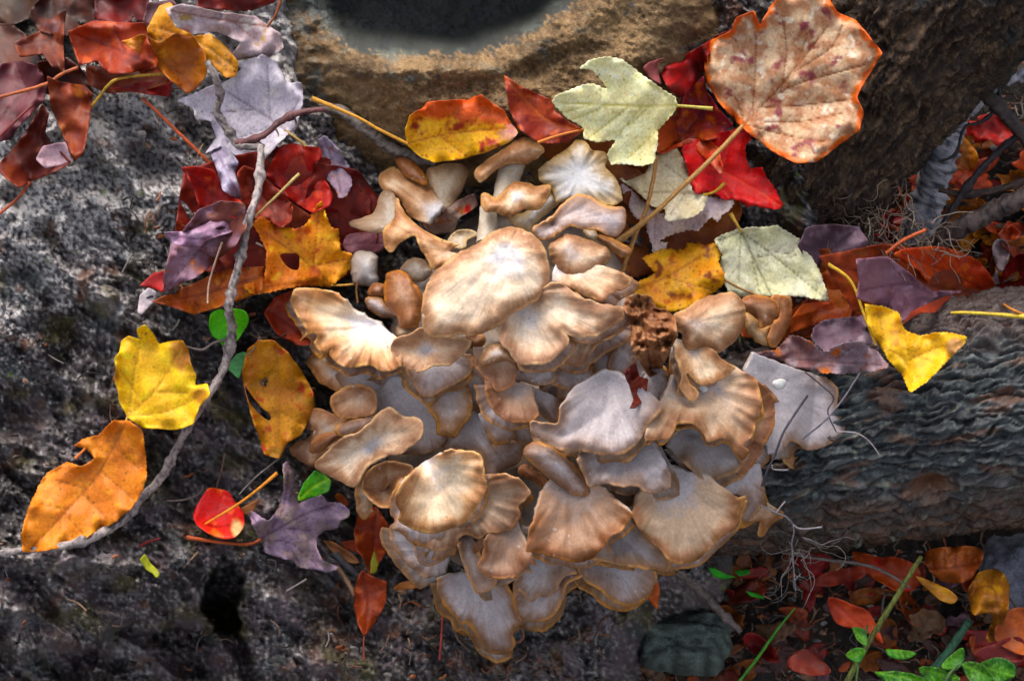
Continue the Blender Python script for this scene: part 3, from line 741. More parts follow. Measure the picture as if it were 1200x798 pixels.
frond('m4', '340,90 392,53 470,65 560,130 660,165 760,178 797,205 792,242 740,282 682,322 640,342 560,347 480,332 452,308 492,352 487,392 440,442 380,487 300,492 215,492 168,420 122,370 118,260', '200,150 280,80', 'C', lift=.024, layer=.018, wave=.006, wn=3)
frond('m4', '790,0 832,40 800,82 720,112 673,157 590,130 500,80', '400,40 420,-70 600,-60', 'C', lift=.018, layer=.012)
# ---- right shoulder
frond('m5', '520,215 592,255 602,300 662,280 647,340 657,392 600,382 530,312', '560,260', 'P', lift=.0, layer=-.004)
frond('m5', '660,130 730,118 772,140 777,222 757,292 722,362 680,402 653,387 643,340 670,262 702,232', '710,230', 'B', name='cap', lift=.004, bulge=.006, layer=.004)
frond('m5', '498,152 530,123 600,118 682,140 712,180 697,232 672,242 672,267 610,302 593,282 590,250 555,212 520,207', '570,165', 'B', name='cap', lift=.006, bulge=.010, layer=.018)
frond('m5', '370,430 402,465 467,505 440,542 380,582 320,607 260,592 213,540 222,592 267,640 264,672 240,692 198,662 168,612 178,560 148,450', '140,350 230,370 320,390', 'C', lift=.022, layer=.022)
frond('m5', '133,250 150,213 210,188 260,148 350,118 440,98 492,130 522,202 517,282 480,352 430,402 370,432 310,402 230,417 188,380 178,330 150,310', '235,270', 'C', name='cap', lift=.012, bulge=.020, layer=.030, streak=1.6)
# ---- top of the cluster
frond('p', '480,256 466,232 450,224 443,212 447,202 460,195 470,200 487,210 503,218', '520,240 500,262', 'C', lift=-.004, bulge=.012, layer=-.004)
frond('p', '497,235 499,202 515,193 535,191 550,198 545,215 536,235', '518,246', 'P', lift=-.004, bulge=.008, layer=-.010)
frond('p', '463,186 471,184 483,188 495,200 502,213 497,217 488,213 477,208 469,201 464,193', '482,200', 'B', name='cap', lift=.002, bulge=.006, layer=.012)
frond('m1', '530,525 450,515 360,470 430,440 500,410 520,340 550,293 600,300 627,340', '660,420 600,480', 'P', lift=.006, layer=.002)
frond('m1', '1000,640 940,692 822,722 790,672 740,592 720,540 650,572 590,622 553,582 548,500 600,450 612,400 623,335 650,380 700,448 760,498 850,548 960,588', '900,620', 'C', name='frond', lift=.014, layer=.010, closed=False, wave=.004)
frond('m1', '640,717 720,655 800,690 812,742 760,782 690,772', '740,700', 'P', lift=.0, layer=-.004)
frond('m1', '378,660 400,625 445,616 500,630 524,652 517,720 512,800 400,805 374,740', '450,700', 'S', name='stalk', lift=0, bulge=.014, layer=-.010)
frond('m1', '888,582 930,518 1010,503 1062,530 1000,560 990,602 920,602', '980,540', 'W', lift=.0, bulge=-.004, layer=.0)
stalk('p', [(601, 192), (594, 215), (588, 240)], [15, 13, 12], 'P', .006)
frond('p', '556,201 567,189 587,177 607,162 613,158 623,162 638,175 633,183 617,193 597,193 580,201 570,209 563,214 557,209', '600,178', 'C', name='cap', lift=.0, bulge=.014, layer=.026, streak=2)
stalk('p', [(572, 243), (572, 262), (570, 285)], [10, 11, 12], 'P', .004)
frond('p', '563,234 567,226 582,230 597,217 608,212 627,218 643,216 646,222 642,234 630,247 613,246 600,254 587,253 581,248 570,249 563,241', '606,228', 'C', name='cap', lift=.004, bulge=.008, layer=.024)
frond('m2', '380,270 440,350 400,402 300,482 290,527 220,492 165,440 260,400', '400,330', 'W', lift=.0, layer=-.006, curl=.001)
frond('m2', '323,202 343,160 430,100 500,48 540,18 592,38 620,75 682,83 702,120 690,160 742,220 772,290 777,352 700,372', '640,360 440,357 413,330 405,300 385,270 335,240', 'W', lift=.010, layer=.004, closed=True, wave=.007, wn=3)
frond('m2', '630,530 750,560 832,620 780,657 700,602', '680,560', 'T', lift=.0, layer=-.006)
frond('m2', '570,508 620,500 647,540 610,572', '600,540', 'W', lift=.0, bulge=.006, layer=-.002)
frond('m2', '298,488 390,450 440,380 520,318 600,318 682,368 782,383 802,420 797,482 760,532 720,542 650,507 560,502 500,482 430,532 370,557 318,552', '400,470', 'G', name='cap', lift=.018, bulge=.012, layer=.010)
frond('m2', '383,592 410,558 470,528 540,538 640,573 702,610 717,652 690,702 620,752 540,772 480,757 418,712 388,652', '500,590', 'C', name='cap', lift=.010, bulge=.014, layer=.018)
frond('p', '494,368 500,392 521,396 538,393 558,393 586,381 596,370 612,362 634,347 644,325 643,309 638,290 625,275 602,266 581,270 557,286 531,301 510,319 499,335', '592,292', 'C', name='cap', lift=.020, bulge=.030, layer=.026, streak=2.2)
# pale flecks of wood lying on the fronds
for zone, o in (('a5', '318,545 335,536 355,535 366,548 352,568 330,572'), ('a5', '55,560 85,558 112,580 100,595 70,585')):
    frond(zone, o, '335,552' if '318' in o else '80,575', 'F', name='fleck', lift=0, bulge=.002, layer=.030, curl=.001, step=1.6, th=.0015, wave=0)

# ------------------------------------------------------------------ fallen leaves, each a thing: blade (> veins in relief) and stem
NLF = [0]
def pinnate(base, tip, n=5, spread=.42, side=55):
    """veins of a simple leaf in photo pixels: midrib and paired laterals"""
    b = np.array(base, float); t = np.array(tip, float); ax = t - b; L = np.linalg.norm(ax); ax /= L
    nr = np.array([-ax[1], ax[0]]); out = [np.array([b, t])]
    for i in range(n):
        p = b + ax * L * (.08 + .8 * i / n)
        ln = L * spread * (1 - .55 * i / n)
        for sg in (-1, 1):
            e = p + (ax * math.cos(math.radians(side)) + nr * sg * math.sin(math.radians(side))) * ln
            mid = (p + e) / 2 - ax * ln * .06
            out.append(np.array([p, mid, e]))
    return out

def leaf(name, label, cat, zone, outline, cols, veins=None, layer=0.0, curl=.006, wr=.0035, teeth=(0, 0), spots=0.0, spotc='3a1c10', edge=None, edgew=7, veinc=None, relief=.0006,
         stem=None, stemc='b0702a', stemr=1.7, grad=None, patch=None, holes=(), step=2.3, th=.0005, group=None, off=None, stemlift=.006, rough=1.0, smooth=False, lobe=0, tilt=(0, 0), fit='quad', colscale=34, fold=None, matkey='leaf'):
    NLF[0] += 1; sd = 3000 + NLF[0] * 19
    o_ = Z(zone, parse(outline))
    poly = catmull(o_, True, step) if smooth else linear(o_, step)
    if not smooth:
        for _ in range(1): poly = (np.roll(poly, 1, 0) + 2 * poly + np.roll(poly, -1, 0)) / 4
    tg = np.roll(poly, -1, 0) - np.roll(poly, 1, 0); nn = np.stack([tg[:, 1], -tg[:, 0]], 1); nn /= np.linalg.norm(nn, axis=1, keepdims=True) + 1e-9
    s = np.concatenate([[0], np.cumsum(np.linalg.norm(np.diff(poly, axis=0), axis=1))])
    offs = .9 * fbm(s / 16, 0 * s + sd, sd, 3)
    if teeth[0]: offs = offs + teeth[0] * ((s / teeth[1] + .3 * fbm(s / 30, 0 * s, sd + 1, 2)) % 1.0 - .5)
    poly = poly + nn * offs[:, None]
    H = [catmull(Z(zone, parse(h)), True, step) for h in holes]
    V, F = triangulate(poly, step, H)
    x, y = V[:, 0], V[:, 1]
    d = seg_dist(x, y, poly)
    cx, cy = poly.mean(0); sz = max(np.ptp(poly[:, 0]), np.ptp(poly[:, 1]))
    u = (x - cx) / sz; v = (y - cy) / sz
    sup = support(x, y)
    A = np.stack([np.ones_like(u), u, v, u * u, u * v, v * v], 1)
    if fit == 'plane': A = A[:, :3]
    reg = np.diag([0, .02, .02, .25, .25, .25][:A.shape[1]]) * len(x)
    co = np.linalg.solve(A.T @ A + reg, A.T @ sup)
    w = A @ co; res = sup - w
    if off is None: w = w + np.percentile(res, 85) + .002 + layer
    else: w = off + layer + 0 * x
    r2 = (u * u + v * v) * 4
    amp = min(1.0, sz / 90)
    curl = curl * 1.45
    w = w + curl * amp * (r2 - .35) + wr * amp * 2.4 * fbm(x / 52, y / 52, sd + 3, 2) + (.9 if wr > .011 else .12) * wr * fbm(x / 11, y / 11, sd + 4, 2)
    w = w + curl * .7 * amp * np.exp(-(d / 7) ** 1.2) * (fbm(x / 30, y / 30, sd + 8, 2) * 3)
    w = w + tilt[0] * (x - cx) * S + tilt[1] * (y - cy) * S
    if fold is not None:                                        # crease line: rises to both sides
        f = Z(zone, parse(fold)); fd = seg_dist(x, y, f, False); w = w + .22 * np.minimum(fd, 60) * S
    vl = []
    if veins:
        for q in veins: vl.append(Z(zone, parse(q)) if isinstance(q, str) else q)
    C1, C2 = hexc(cols[0]), hexc(cols[1])
    n1 = fbm(x / colscale, y / colscale, sd + 11, 4); n2 = fbm(x / 9, y / 9, sd + 12, 3); n3 = fbm(x / 3.2, y / 3.2, sd + 13, 2)
    k = .5 + .9 * n1 + .25 * n2
    if grad is not None:                                        # (angle in the picture, strength): the leaf turns colour from one side to the other
        a = math.radians(grad[0]); k = k + grad[1] * (u * math.cos(a) + v * math.sin(a))
    c = mixc(C1 + 0 * x[:, None], C2, sstep(.25, .75, k))
    if len(cols) > 2: c = mixc(c, hexc(cols[2]), sstep(.18, .42, fbm(x / 20, y / 20, sd + 15, 4)))
    if len(cols) > 3: c = mixc(c, hexc(cols[3]), sstep(.22, .42, fbm(x / 15, y / 15, sd + 16, 4)))
    if edge: c = mixc(c, hexc(edge), sstep(edgew, .2 * edgew, d + 12 * n1 + 5 * n2))
    if patch:                                                   # stains with a shape of their own
        for (pz, ppx, ppy, prx, pry, pc, pk) in patch:
            q = Z(pz, [(ppx, ppy)])[0]; sc_ = 3.0 if pz[0] == 'a' else 4.6115
            g = np.exp(-((x - q[0]) / (prx / sc_)) ** 2 - ((y - q[1]) / (pry / sc_)) ** 2)
            c = mixc(c, hexc(pc), pk * sstep(.25, .75, g + .35 * n1 + .2 * n2))
    if spots:
        f1, f2 = worley(x / 9 + sd, y / 9, sd + 21); rr = (_hash(np.floor(x / 60), np.floor(y / 60), sd) & 255) / 255.0
        c = mixc(c, hexc(spotc), .85 * sstep(.20, .10, f1 + (1 - spots) * .14 + .05 * n2))
        c = mixc(c, hexc(spotc), .7 * sstep(.62 - .25 * spots, .80 - .25 * spots, n3 + .6 * n2))
    e1, e2 = worley(x / 6.5, y / 6.5, sd + 31); net = sstep(.14, .02, e2 - e1)     # fine net of veinlets
    w = w - .00016 * net
    c = c * (1 + .14 * n3 + .12 * n2 - .10 * net)[:, None]
    if vl:
        dv = np.full(len(x), 1e9); dm = np.full(len(x), 1e9)
        for i, q in enumerate(vl):
            e = seg_dist(x, y, catmull(q, False, 4.0), False)
            if i == 0: dm = e
            dv = np.minimum(dv, e * (1.0 if i == 0 else 1.5))
        # short side veins off every main vein
        df = np.full(len(x), 1e9)
        for q in vl:
            cq = catmull(q, False, 13.0)
            for a_, b_ in zip(cq[:-1], cq[1:]):
                tv = (b_ - a_) / (np.linalg.norm(b_ - a_) + 1e-9); nv = np.array([-tv[1], tv[0]])
                for sg in (-1, 1):
                    e_ = a_ + (tv * .75 + nv * sg * .7) * 17; df = np.minimum(df, seg_dist(x, y, np.array([a_, e_]), False))
        gf = np.exp(-(df / .9) ** 2)
        w = w - .35 * relief * gf
        c = mixc(c, hexc(veinc) if veinc else c.mean(0) * .5, .32 * gf)
        g = np.exp(-(dv / 1.15) ** 2)
        w = w - relief * 1.2 * g + .0020 * amp * np.minimum(dv / 16, 1) * (relief > 0)
        # fine net of side veins
        c = mixc(c, hexc(veinc) if veinc else c.mean(0) * .5, .85 * g)
    lum = c @ np.array([.3, .6, .1]); c = np.clip(lum[:, None] + (c - lum[:, None]) * 1.25, .004, .9)
    c = c * .95
    V3 = P(x, y, w)
    VV, FF = solid(V3, F, th)
    n_ = len(x)
    ci = int(np.argmin((x - cx) ** 2 + (y - cy) ** 2))
    root = thing(name, V3[ci] - NV * .002, label, cat, group)
    mesh_obj('blade', VV, FF, MAT[matkey], np.concatenate([c, c * .85 + .03]), parent=root)
    if stem:
        q = Z(zone, parse(stem)) if isinstance(stem, str) else stem
        i0 = int(np.argmin((x - q[0, 0]) ** 2 + (y - q[0, 1]) ** 2)); w0 = w[i0]
        m = len(q); t = np.linspace(0, 1, m)
        sw = np.maximum(w0 + stemlift * np.sin(t * np.pi * .6), support(q[:, 0], q[:, 1]) * t + w0 * (1 - t)) + .0008
        sw = np.where(t > .12, np.maximum(sw, support(q[:, 0], q[:, 1]) + .009), sw)
        rad = np.linspace(stemr * .9, stemr, m); rad[-1] = stemr * 1.4
        sc = hexc(stemc)
        Vt, Ft, Ct, _ = pixtube(np.column_stack([q, sw]), rad, 3.0, 8, lambda s, p, R: R * .15 * fbm(s / 9, p, sd, 2),
                                lambda s, p, pos: (sc * .9) * (1 + .5 * fbm(s / 12, p * 2, sd + 2, 3))[..., None])
        mesh_obj('stem', Vt, Ft, MAT['twig'], Ct, parent=root)
    return root

# ---- right upper group
leaf('maple_leaf', 'dark red leaf standing crumpled between rock and mottled leaf', 'leaf', 'n4', '640,180 760,110 850,60 920,10 1000,-20 1030,40 940,45 870,120 855,220 780,300 720,350 650,280 620,220', ('a02818', '5e1410', 'c43a1c'), layer=.010, curl=.02, wr=.008)
leaf('leaf_scrap', 'small mauve leaf tip above the pale yellow-green leaf', 'leaf', 'n4', '525,185 560,150 642,130 600,160 610,220 625,275 560,235', ('9c5a58', '7a3c40'), layer=.008, curl=.01)
leaf('maple_leaf', 'purplish red crumpled leaf under the mottled leaf', 'leaf', 'n4', '598,642 605,520 700,410 750,330 850,225 870,310 930,400 1010,490 930,560 850,577 760,592 680,612', ('a8502e', '8c3038', '74384a', 'c06a3a'), layer=.018, curl=.012, wr=.010, grad=(-40, .8), veins=['690,600 800,480 900,330', '760,540 880,500 960,490', '720,560 700,470 740,380'], veinc='5a2020')
leaf('pale_leaf', 'pinkish cream leaf with toothed edge beneath the cream leaf', 'leaf', 'n5', '160,290 240,340 330,430 430,480 570,460 650,370 790,393 770,440 720,470 700,512 660,480 590,557 540,552 450,577 375,612 432,620 400,680 348,732 345,640 313,560 310,500 250,492 200,400', ('ecd8d0', 'd8c4c8', 'f0e4d0'), layer=.014, teeth=(2.5, 6), curl=.004, veins=['250,330 450,520', '600,420 560,545', '360,480 350,700'], veinc='a08c90')
leaf('maple_leaf', 'bright crimson maple leaf with pointed tip on the tree base', 'leaf', 'n5', '500,110 580,60 660,75 700,30 790,5 850,0 880,60 840,100 850,160 870,222 935,210 960,270 1000,312 1052,422 1020,442 940,432 890,417 850,432 830,402 770,382 740,392 700,362 650,347 575,358 550,300 530,200', ('d01820', 'b80c20', 'e03018', 'd81848'), layer=.022, curl=.008, teeth=(1.5, 8), veins=['600,330 560,240 720,235 1052,430', '720,235 760,60', '700,330 760,380'], veinc='e86040', spots=.1)
leaf('pale_leaf', 'cream leaf with short yellow stalk beneath the crimson leaf', 'leaf', 'n5', '160,270 300,250 360,140 480,110 530,200 560,342 648,365 620,442 560,482 480,502 410,502 415,440 340,422 270,352', ('f6ecd0', 'ecdcb8', 'f0e2cc'), tilt=(0, 0.4), layer=.026, curl=.006, teeth=(1.2, 7), veins=['600,355 480,350 300,345', '520,352 440,470', '540,300 380,170'], veinc='b8a080', stem='620,362 680,345 735,297', stemc='d8a428', stemr=1.6)
leaf('maple_leaf', 'small orange-red folded leaf lobe lying over the crimson leaf', 'leaf', 'n5', '370,130 420,105 500,80 540,58 660,63 700,110 725,220 715,252 650,190 600,142 560,97 480,102 400,142', ('c8542c', 'd08070', 'c44018'), layer=.034, curl=.010, wr=.005)
leaf('maple_leaf', 'pale yellow-green leaf with notched lobes resting against the rock', 'leaf', 'n4', '175,190 240,140 330,125 410,135 480,190 560,250 640,310 700,345 708,387 690,422 640,482 605,517 602,600 585,692 520,714 430,702 350,707 328,652 380,570 290,587 200,562 210,510 110,452 30,370 60,330 180,282 250,265 330,300 290,240 250,195', ('f4f0c8', 'f4e8b8', 'ecead0'), tilt=(0, 0.65), layer=.026, curl=.006, teeth=(1.6, 7), grad=(80, .5), 
     veins=['706,388 450,388 70,370', '700,350 560,270 470,220', '690,410 560,560 440,672', '450,392 240,555', '340,385 150,460', '520,390 380,560', '260,378 110,420', '560,390 440,500'], veinc='b8ae60', spots=.05, spotc='4a3010', stem='706,388 800,395 900,405', stemc='a8983c', stemr=1.9)
leaf('maple_leaf', 'large mottled cream and maroon leaf with long stalk on the tree base', 'leaf', 'a3', '75,210 98,142 170,112 190,62 250,40 272,92 308,22 340,-10 420,-32 515,-5 545,45 610,70 640,110 702,187 680,222 650,272 610,342 637,397 620,462 580,490 522,532 470,572 400,574 330,542 222,462 190,432 130,362 83,292', ('d2b89c', 'b08468', '84444a', 'e0d2c0'), layer=.030, curl=.012, wr=.005, edge='d06a1c', edgew=8, colscale=16, step=2.2, relief=.0012,
     veins=['215,440 350,295 510,95', '350,295 365,180 350,60', '245,395 255,250 258,130', '300,345 420,290 640,230', '270,380 420,370 600,350', '215,440 200,380 180,330', '240,425 400,430 560,400', '390,255 520,170 560,90', '230,440 380,480 500,500', '400,230 440,120'], veinc='8a4a20', spots=.06, spotc='5c2620',
     stem='215,440 100,560 0,655 -110,760 -228,850', stemc='b08044', stemr=3.0, stemlift=.02)
leaf('maple_leaf', 'ragged yellow leaf with brown rot against the mushroom caps', 'leaf', 'p', '710,352 722,338 745,332 768,320 752,302 777,291 802,292 805,284 828,287 848,281 847,291 842,308 850,320 848,334 833,346 812,358 800,363 775,368 755,352 735,350', ('f0b818', 'e8a010', '8a4a1c', 'c8741c'), tilt=(0, 0.4), layer=.030, spots=.5, spotc='5a3010', teeth=(2, 6), curl=.006, wr=.006, veins=['715,350 780,325 845,285', '780,325 835,340'], veinc='a86a10')
leaf('brown_leaf', 'purple leaf with smooth folds behind the pale green leaf', 'leaf', 'a5', '405,67 435,2 500,-10 620,0 652,50 640,82 620,112 560,107 500,132 470,152 430,112', ('7a6470', '5e4a54', '8c7684'), layer=.014, curl=.010, wr=.006, veins=['470,140 540,60 610,10', '520,90 600,90'], veinc='4a3038')
leaf('brown_leaf', 'rust orange spotted leaf lying under the yellow folded leaf', 'leaf', 'a5', '480,170 560,108 640,110 600,240 640,312 500,335 380,375 365,300 440,250 520,262', ('b05818', '94440f', 'c46a1c'), layer=.006, spots=.4, spotc='4a1c0c', curl=.006)
leaf('orange_leaf', 'orange ovate leaf with fine toothed edge on the log', 'leaf', 'a5', '740,100 770,80 860,68 930,73 990,93 1042,120 1090,180 1102,215 1095,247 1040,252 980,247 910,257 880,222 830,152', ('e0642c', 'cc5220', 'e87434'), layer=.034, curl=.010, teeth=(1.2, 4), veins=['1095,245 960,170 770,95', '1000,190 960,110', '950,165 900,90', '990,190 930,240'], veinc='9a3410', stem='1095,245 1140,280 1200,310', stemc='c87c28', stemr=1.5)
leaf('brown_leaf', 'large purple-brown leaf with deep folds and long yellow stalk on the log', 'leaf', 'a5', '610,112 720,103 770,140 830,190 880,225 985,223 905,265 830,292 790,322 760,332 720,292 650,262 612,252 620,190', ('8e6c78', '785460', 'a08090', '6a3c38'), layer=.048, curl=.012, wr=.007, veins=['880,240 780,200 620,225', '800,205 720,120', '760,200 720,280'], veinc='5e3a42', stem='885,315 960,302 1080,306 1205,316', stemc='d8b838', stemr=2.2, stemlift=.012)
leaf('brown_leaf', 'dark red-brown curled leaf below the purple-brown leaf on the log', 'leaf', 'a5', '770,345 800,300 860,270 960,230 985,226 925,262 890,302 840,300', ('8c3c28', '6a2c20'), layer=.040, curl=.012)
leaf('orange_leaf', 'small bright orange leaf tip beside the pale green leaf', 'leaf', 'a5', '383,322 420,270 490,262 520,268 450,302', ('d8701c', 'c85c14'), layer=.016)
leaf('yellow_leaf', 'yellow folded leaf with brown specks hanging over the log', 'leaf', 'a5', '640,270 700,280 760,300 780,360 830,382 930,368 1002,385 990,412 930,472 860,542 800,582 770,522 720,462 690,412 660,372 640,322', ('f0c418', 'e4b414', 'd0981c'), layer=.044, curl=.010, wr=.006, spots=.3, spotc='8a5a18', teeth=(1.5, 5), patch=[('a5', 960, 420, 50, 40, 'a07868', .8)], fold='660,300 800,500',
     veins=['680,415 760,450 800,500', '800,470 780,370', '790,470 900,420', '720,440 690,310'], veinc='b08418', stem='680,415 640,315 590,190 500,125', stemc='d4a828', stemr=1.8)
leaf('brown_leaf', 'rolled purple-grey leaf with ragged pale margin next to the yellow folded leaf', 'leaf', 'a5', '450,390 465,350 490,330 560,320 672,305 660,342 640,357 690,420 600,402 500,442', ('84707c', '6a5460', 'a09098'), layer=.020, curl=.012, teeth=(2, 6))
leaf('brown_leaf', 'purple-grey leaf with torn toothed edge draped between mushroom and log', 'leaf', 'a5', '260,442 330,430 380,378 450,402 490,442 560,410 620,400 690,442 727,487 680,507 580,517 480,512 390,492 310,472', ('8c6868', '9a8890', 'b86a28', 'aca0a8'), layer=.022, curl=.012, wr=.006, teeth=(2, 5), grad=(0, .8), veins=['300,455 480,470 700,485', '520,475 600,420'], veinc='5e4648', spots=.08)
leaf('maple_leaf', 'pale green maple leaf with dark radiating veins beside the mushroom', 'leaf', 'a5', '108,42 190,8 280,0 330,-6 370,20 417,45 405,70 450,100 482,150 517,262 430,247 380,242 310,242 230,252 160,232 145,190 118,150 140,100', ('ecead0', 'e2e0bc', 'f0ecd8'), layer=.018, curl=.006, teeth=(1.6, 6), veins=['205,15 250,110 310,238', '205,15 330,110 510,258', '205,15 200,100 198,200', '205,15 150,40 112,48', '250,110 300,100', '290,80 400,100', '240,90 270,230'], veinc='7a7450', spots=.06, spotc='6a4a30', stem='205,15 190,-10 168,-48', stemc='c89c30', stemr=1.9)
# ---- top centre
leaf('orange_leaf', 'rust orange leaf with dark spots leaning on the rock', 'leaf', 'a2', '570,263 640,310 710,340 762,360 742,382 800,430 852,460 800,500 720,505 680,492 620,452 590,382', ('9c4414', '7a2c0c', 'b85c18'), tilt=(0, 0.4), layer=.008, spots=.45, spotc='38100a', veins=['845,458 720,420 590,290'], veinc='b8641c', stem='850,456 770,475 690,502', stemc='c87020', stemr=1.5, teeth=(1, 5))
leaf('yellow_leaf', 'narrow bright yellow leaf sliver beside the white frond', 'leaf', 'a2', '930,580 1000,608 1062,630 1092,660 1040,657 980,632 940,605', ('f0c010', 'd8a010'), layer=.020, curl=.003)
leaf('brown_leaf', 'brown leaf lying flat under the pale yellow-green leaf', 'leaf', 'a2', '690,502 830,470 900,500 965,488 960,560 1050,600 1100,700 1000,720 920,600 800,560 720,560', ('8c5420', '6e3a14', 'a87030'), layer=.002)
leaf('yellow_leaf', 'yellow and rust curled leaf with spots lying against the rock', 'leaf', 'a2', '225,462 240,410 285,380 300,358 380,355 440,348 490,333 530,365 572,390 602,440 622,467 590,502 520,532 440,557 330,572 280,552 235,517', ('f4bc14', 'c86010', '8c3414'), tilt=(0, 0.5), layer=.012, curl=.014, spots=.3, spotc='5a1c0c', grad=(-75, 2.4), patch=[('a2', 590, 470, 60, 40, 'a88088', .8)], veins=['232,505 380,470 600,450', '330,485 420,370', '430,465 520,380', '350,480 440,550'], veinc='b06810', stem='232,505 130,455 50,410 -105,345', stemc='c88c28', stemr=2.0)
# ---- leaf pile, upper left
leaf('brown_leaf', 'blackish brown leaf added to darken the corner of the leaf pile', 'leaf', 'a1', '-60,-40 60,-60 150,-30 120,60 40,90 -40,70', ('3c2414', '2a180e', '4c3018'), layer=.000, curl=.012, wr=.008)  # this and the next two: dark leaves added in place of a shaded gap
leaf('brown_leaf', 'dark umber leaf added to darken the gap behind the brown and purple pointed leaf', 'leaf', 'a1', '100,40 180,-40 330,-50 350,20 330,90 230,130 130,110', ('4c2414', '34180e', '5c301c'), layer=.000, curl=.012, wr=.008)
leaf('brown_leaf', 'chestnut leaf added to darken the gap under the purple leaf', 'leaf', 'a1', '-60,90 40,80 130,160 160,240 60,260 -60,240', ('5c2c18', '40200f'), layer=.002, curl=.010)
leaf('brown_leaf', 'dusky leaf filling the hollow of the leaf pile', 'leaf', 'a1', '130,220 240,200 300,260 330,330 260,360 160,330', ('4c2018', '341410'), layer=.006, curl=.010)
leaf('brown_leaf', 'cinnamon leaf under the amber leaf of the pile', 'leaf', 'a1', '300,230 420,240 560,230 600,290 500,320 380,330 310,300', ('8c4420', '6a3014'), layer=.010, curl=.008)
leaf('brown_leaf', 'dark red leaf at the back of the pile on the stump', 'leaf', 'a1', '330,70 335,0 430,-25 525,-25 515,70 420,85', ('6a2010', '4a120a'), layer=.004, curl=.01)
leaf('brown_leaf', 'dark rust leaf behind the rolled pale leaf', 'leaf', 'a1', '690,30 700,-20 860,-30 985,-20 965,10 880,42 780,35', ('7a2c14', '54180c'), layer=.002)
leaf('brown_leaf', 'purplish leaf scrap between dark red leaf and rolled pale leaf', 'leaf', 'a1', '500,80 520,10 610,0 640,60 580,110', ('6a4448', '4a2a2e'), layer=.008)
leaf('brown_leaf', 'brown and purple pointed leaf standing at the pile edge', 'leaf', 'a1', '45,150 140,110 150,85 232,33 222,130 227,262 180,232 150,190 70,202', ('7c3c18', '5c2c22', '6c5058'), layer=.016, curl=.014, veins=['210,240 170,150 60,160', '190,190 220,60'], veinc='4a1c10')
leaf('brown_leaf', 'yellow decaying leaf under the rolled pale leaf', 'leaf', 'a1', '505,122 560,20 600,8 640,80 680,130 740,118 800,170 840,222 830,272 790,272 730,212 600,180', ('d89c14', 'b87c10', '6a4a10'), layer=.012, spots=.3, veins=['560,100 700,150 830,240'], veinc='8a6010')
leaf('brown_leaf', 'brick brown leaf with smooth folds in the pile', 'leaf', 'a1', '238,112 330,73 420,78 512,83 522,150 562,222 540,242 460,257 380,262 340,212 280,232 258,170', ('9a4428', '84361e', 'b0583c'), layer=.018, curl=.012, wr=.007, veins=['540,235 400,170 260,120', '440,190 400,90', '400,170 380,250'], veinc='6a2414')
leaf('brown_leaf', 'deep red leaf lobe under the amber leaf', 'leaf', 'a1', '395,312 500,288 605,283 597,342 520,332', ('8a2014', '641410'), layer=.012)
leaf('brown_leaf', 'amber leaf with pointed tip in the pile', 'leaf', 'a1', '425,145 500,123 560,150 620,118 680,130 722,190 727,262 690,312 660,332 600,282 530,212', ('b87410', '9c5a10', 'c88c18'), layer=.026, curl=.008, veins=['440,150 560,210 680,310', '540,195 600,130', '590,235 710,230'], veinc='8a500c', spots=.1)
leaf('pale_leaf', 'pale lilac leaf with rolled edge and brown stalk on the pile', 'leaf', 'a1', '580,30 640,13 760,43 900,58 985,120 997,170 960,197 870,207 790,222 850,150 760,112 680,122 620,97', ('c8b8bc', 'b4a0a4', 'd8d0cc', 'b09468'), layer=.028, curl=.014, grad=(0, .6), veins=['600,40 780,70 940,95', '820,78 900,140'], veinc='8a5a48', stem='940,95 970,50 990,-12', stemc='8a4420', stemr=1.6)
leaf('brown_leaf', 'purple leaf half hidden at the edge of the pile', 'leaf', 'a1', '-40,232 80,213 140,240 167,300 150,360 60,452 40,492 -40,505', ('6e3c42', '542a30', '7c4c54'), layer=.014, curl=.010, veins=['150,300 60,350 -30,470', '100,330 60,230'], veinc='3c1418')
leaf('brown_leaf', 'dark red-brown crumpled leaf hanging down the bark', 'leaf', 'a1', '-10,585 80,480 150,368 172,400 160,470 200,522 252,572 180,612 110,637 70,662 0,612', ('6a2c1c', '4c1c16', '7c3c28'), layer=.016, curl=.016, wr=.010)
leaf('brown_leaf', 'brown curled leaf strip beside the yellow stalk', 'leaf', 'a1', '163,268 210,290 300,300 327,330 312,440 292,542 260,572 220,472 180,382', ('84401c', '6a2c14', '9a5c38'), layer=.024, curl=.014, wr=.009)
leaf('leaf_scrap', 'small pinkish grey scrap on the dark crumpled leaf', 'leaf', 'a1', '125,562 150,513 230,500 252,572 160,592', ('b0949c', '9a7c84'), layer=.034, spots=.2)
leaf('maple_leaf', 'white-lilac maple leaf on the bark under the thorny twig', 'leaf', 'a1', '620,355 700,320 800,285 850,242 838,225 920,193 970,215 1010,290 1062,293 1067,350 1040,452 980,502 930,562 860,567 780,512 720,542 760,482 740,425 690,422 680,382', ('d4ccd4', 'c4bcc8', 'e0dad8'), layer=.020, curl=.008, teeth=(1, 8), veins=['1075,512 950,420 790,320', '950,420 940,230', '1000,450 1060,330', '900,385 740,400', '970,440 800,500'], veinc='80707c', spots=.06, spotc='50485a', stem='1000,458 1040,485 1075,514', stemc='a88848', stemr=1.6)
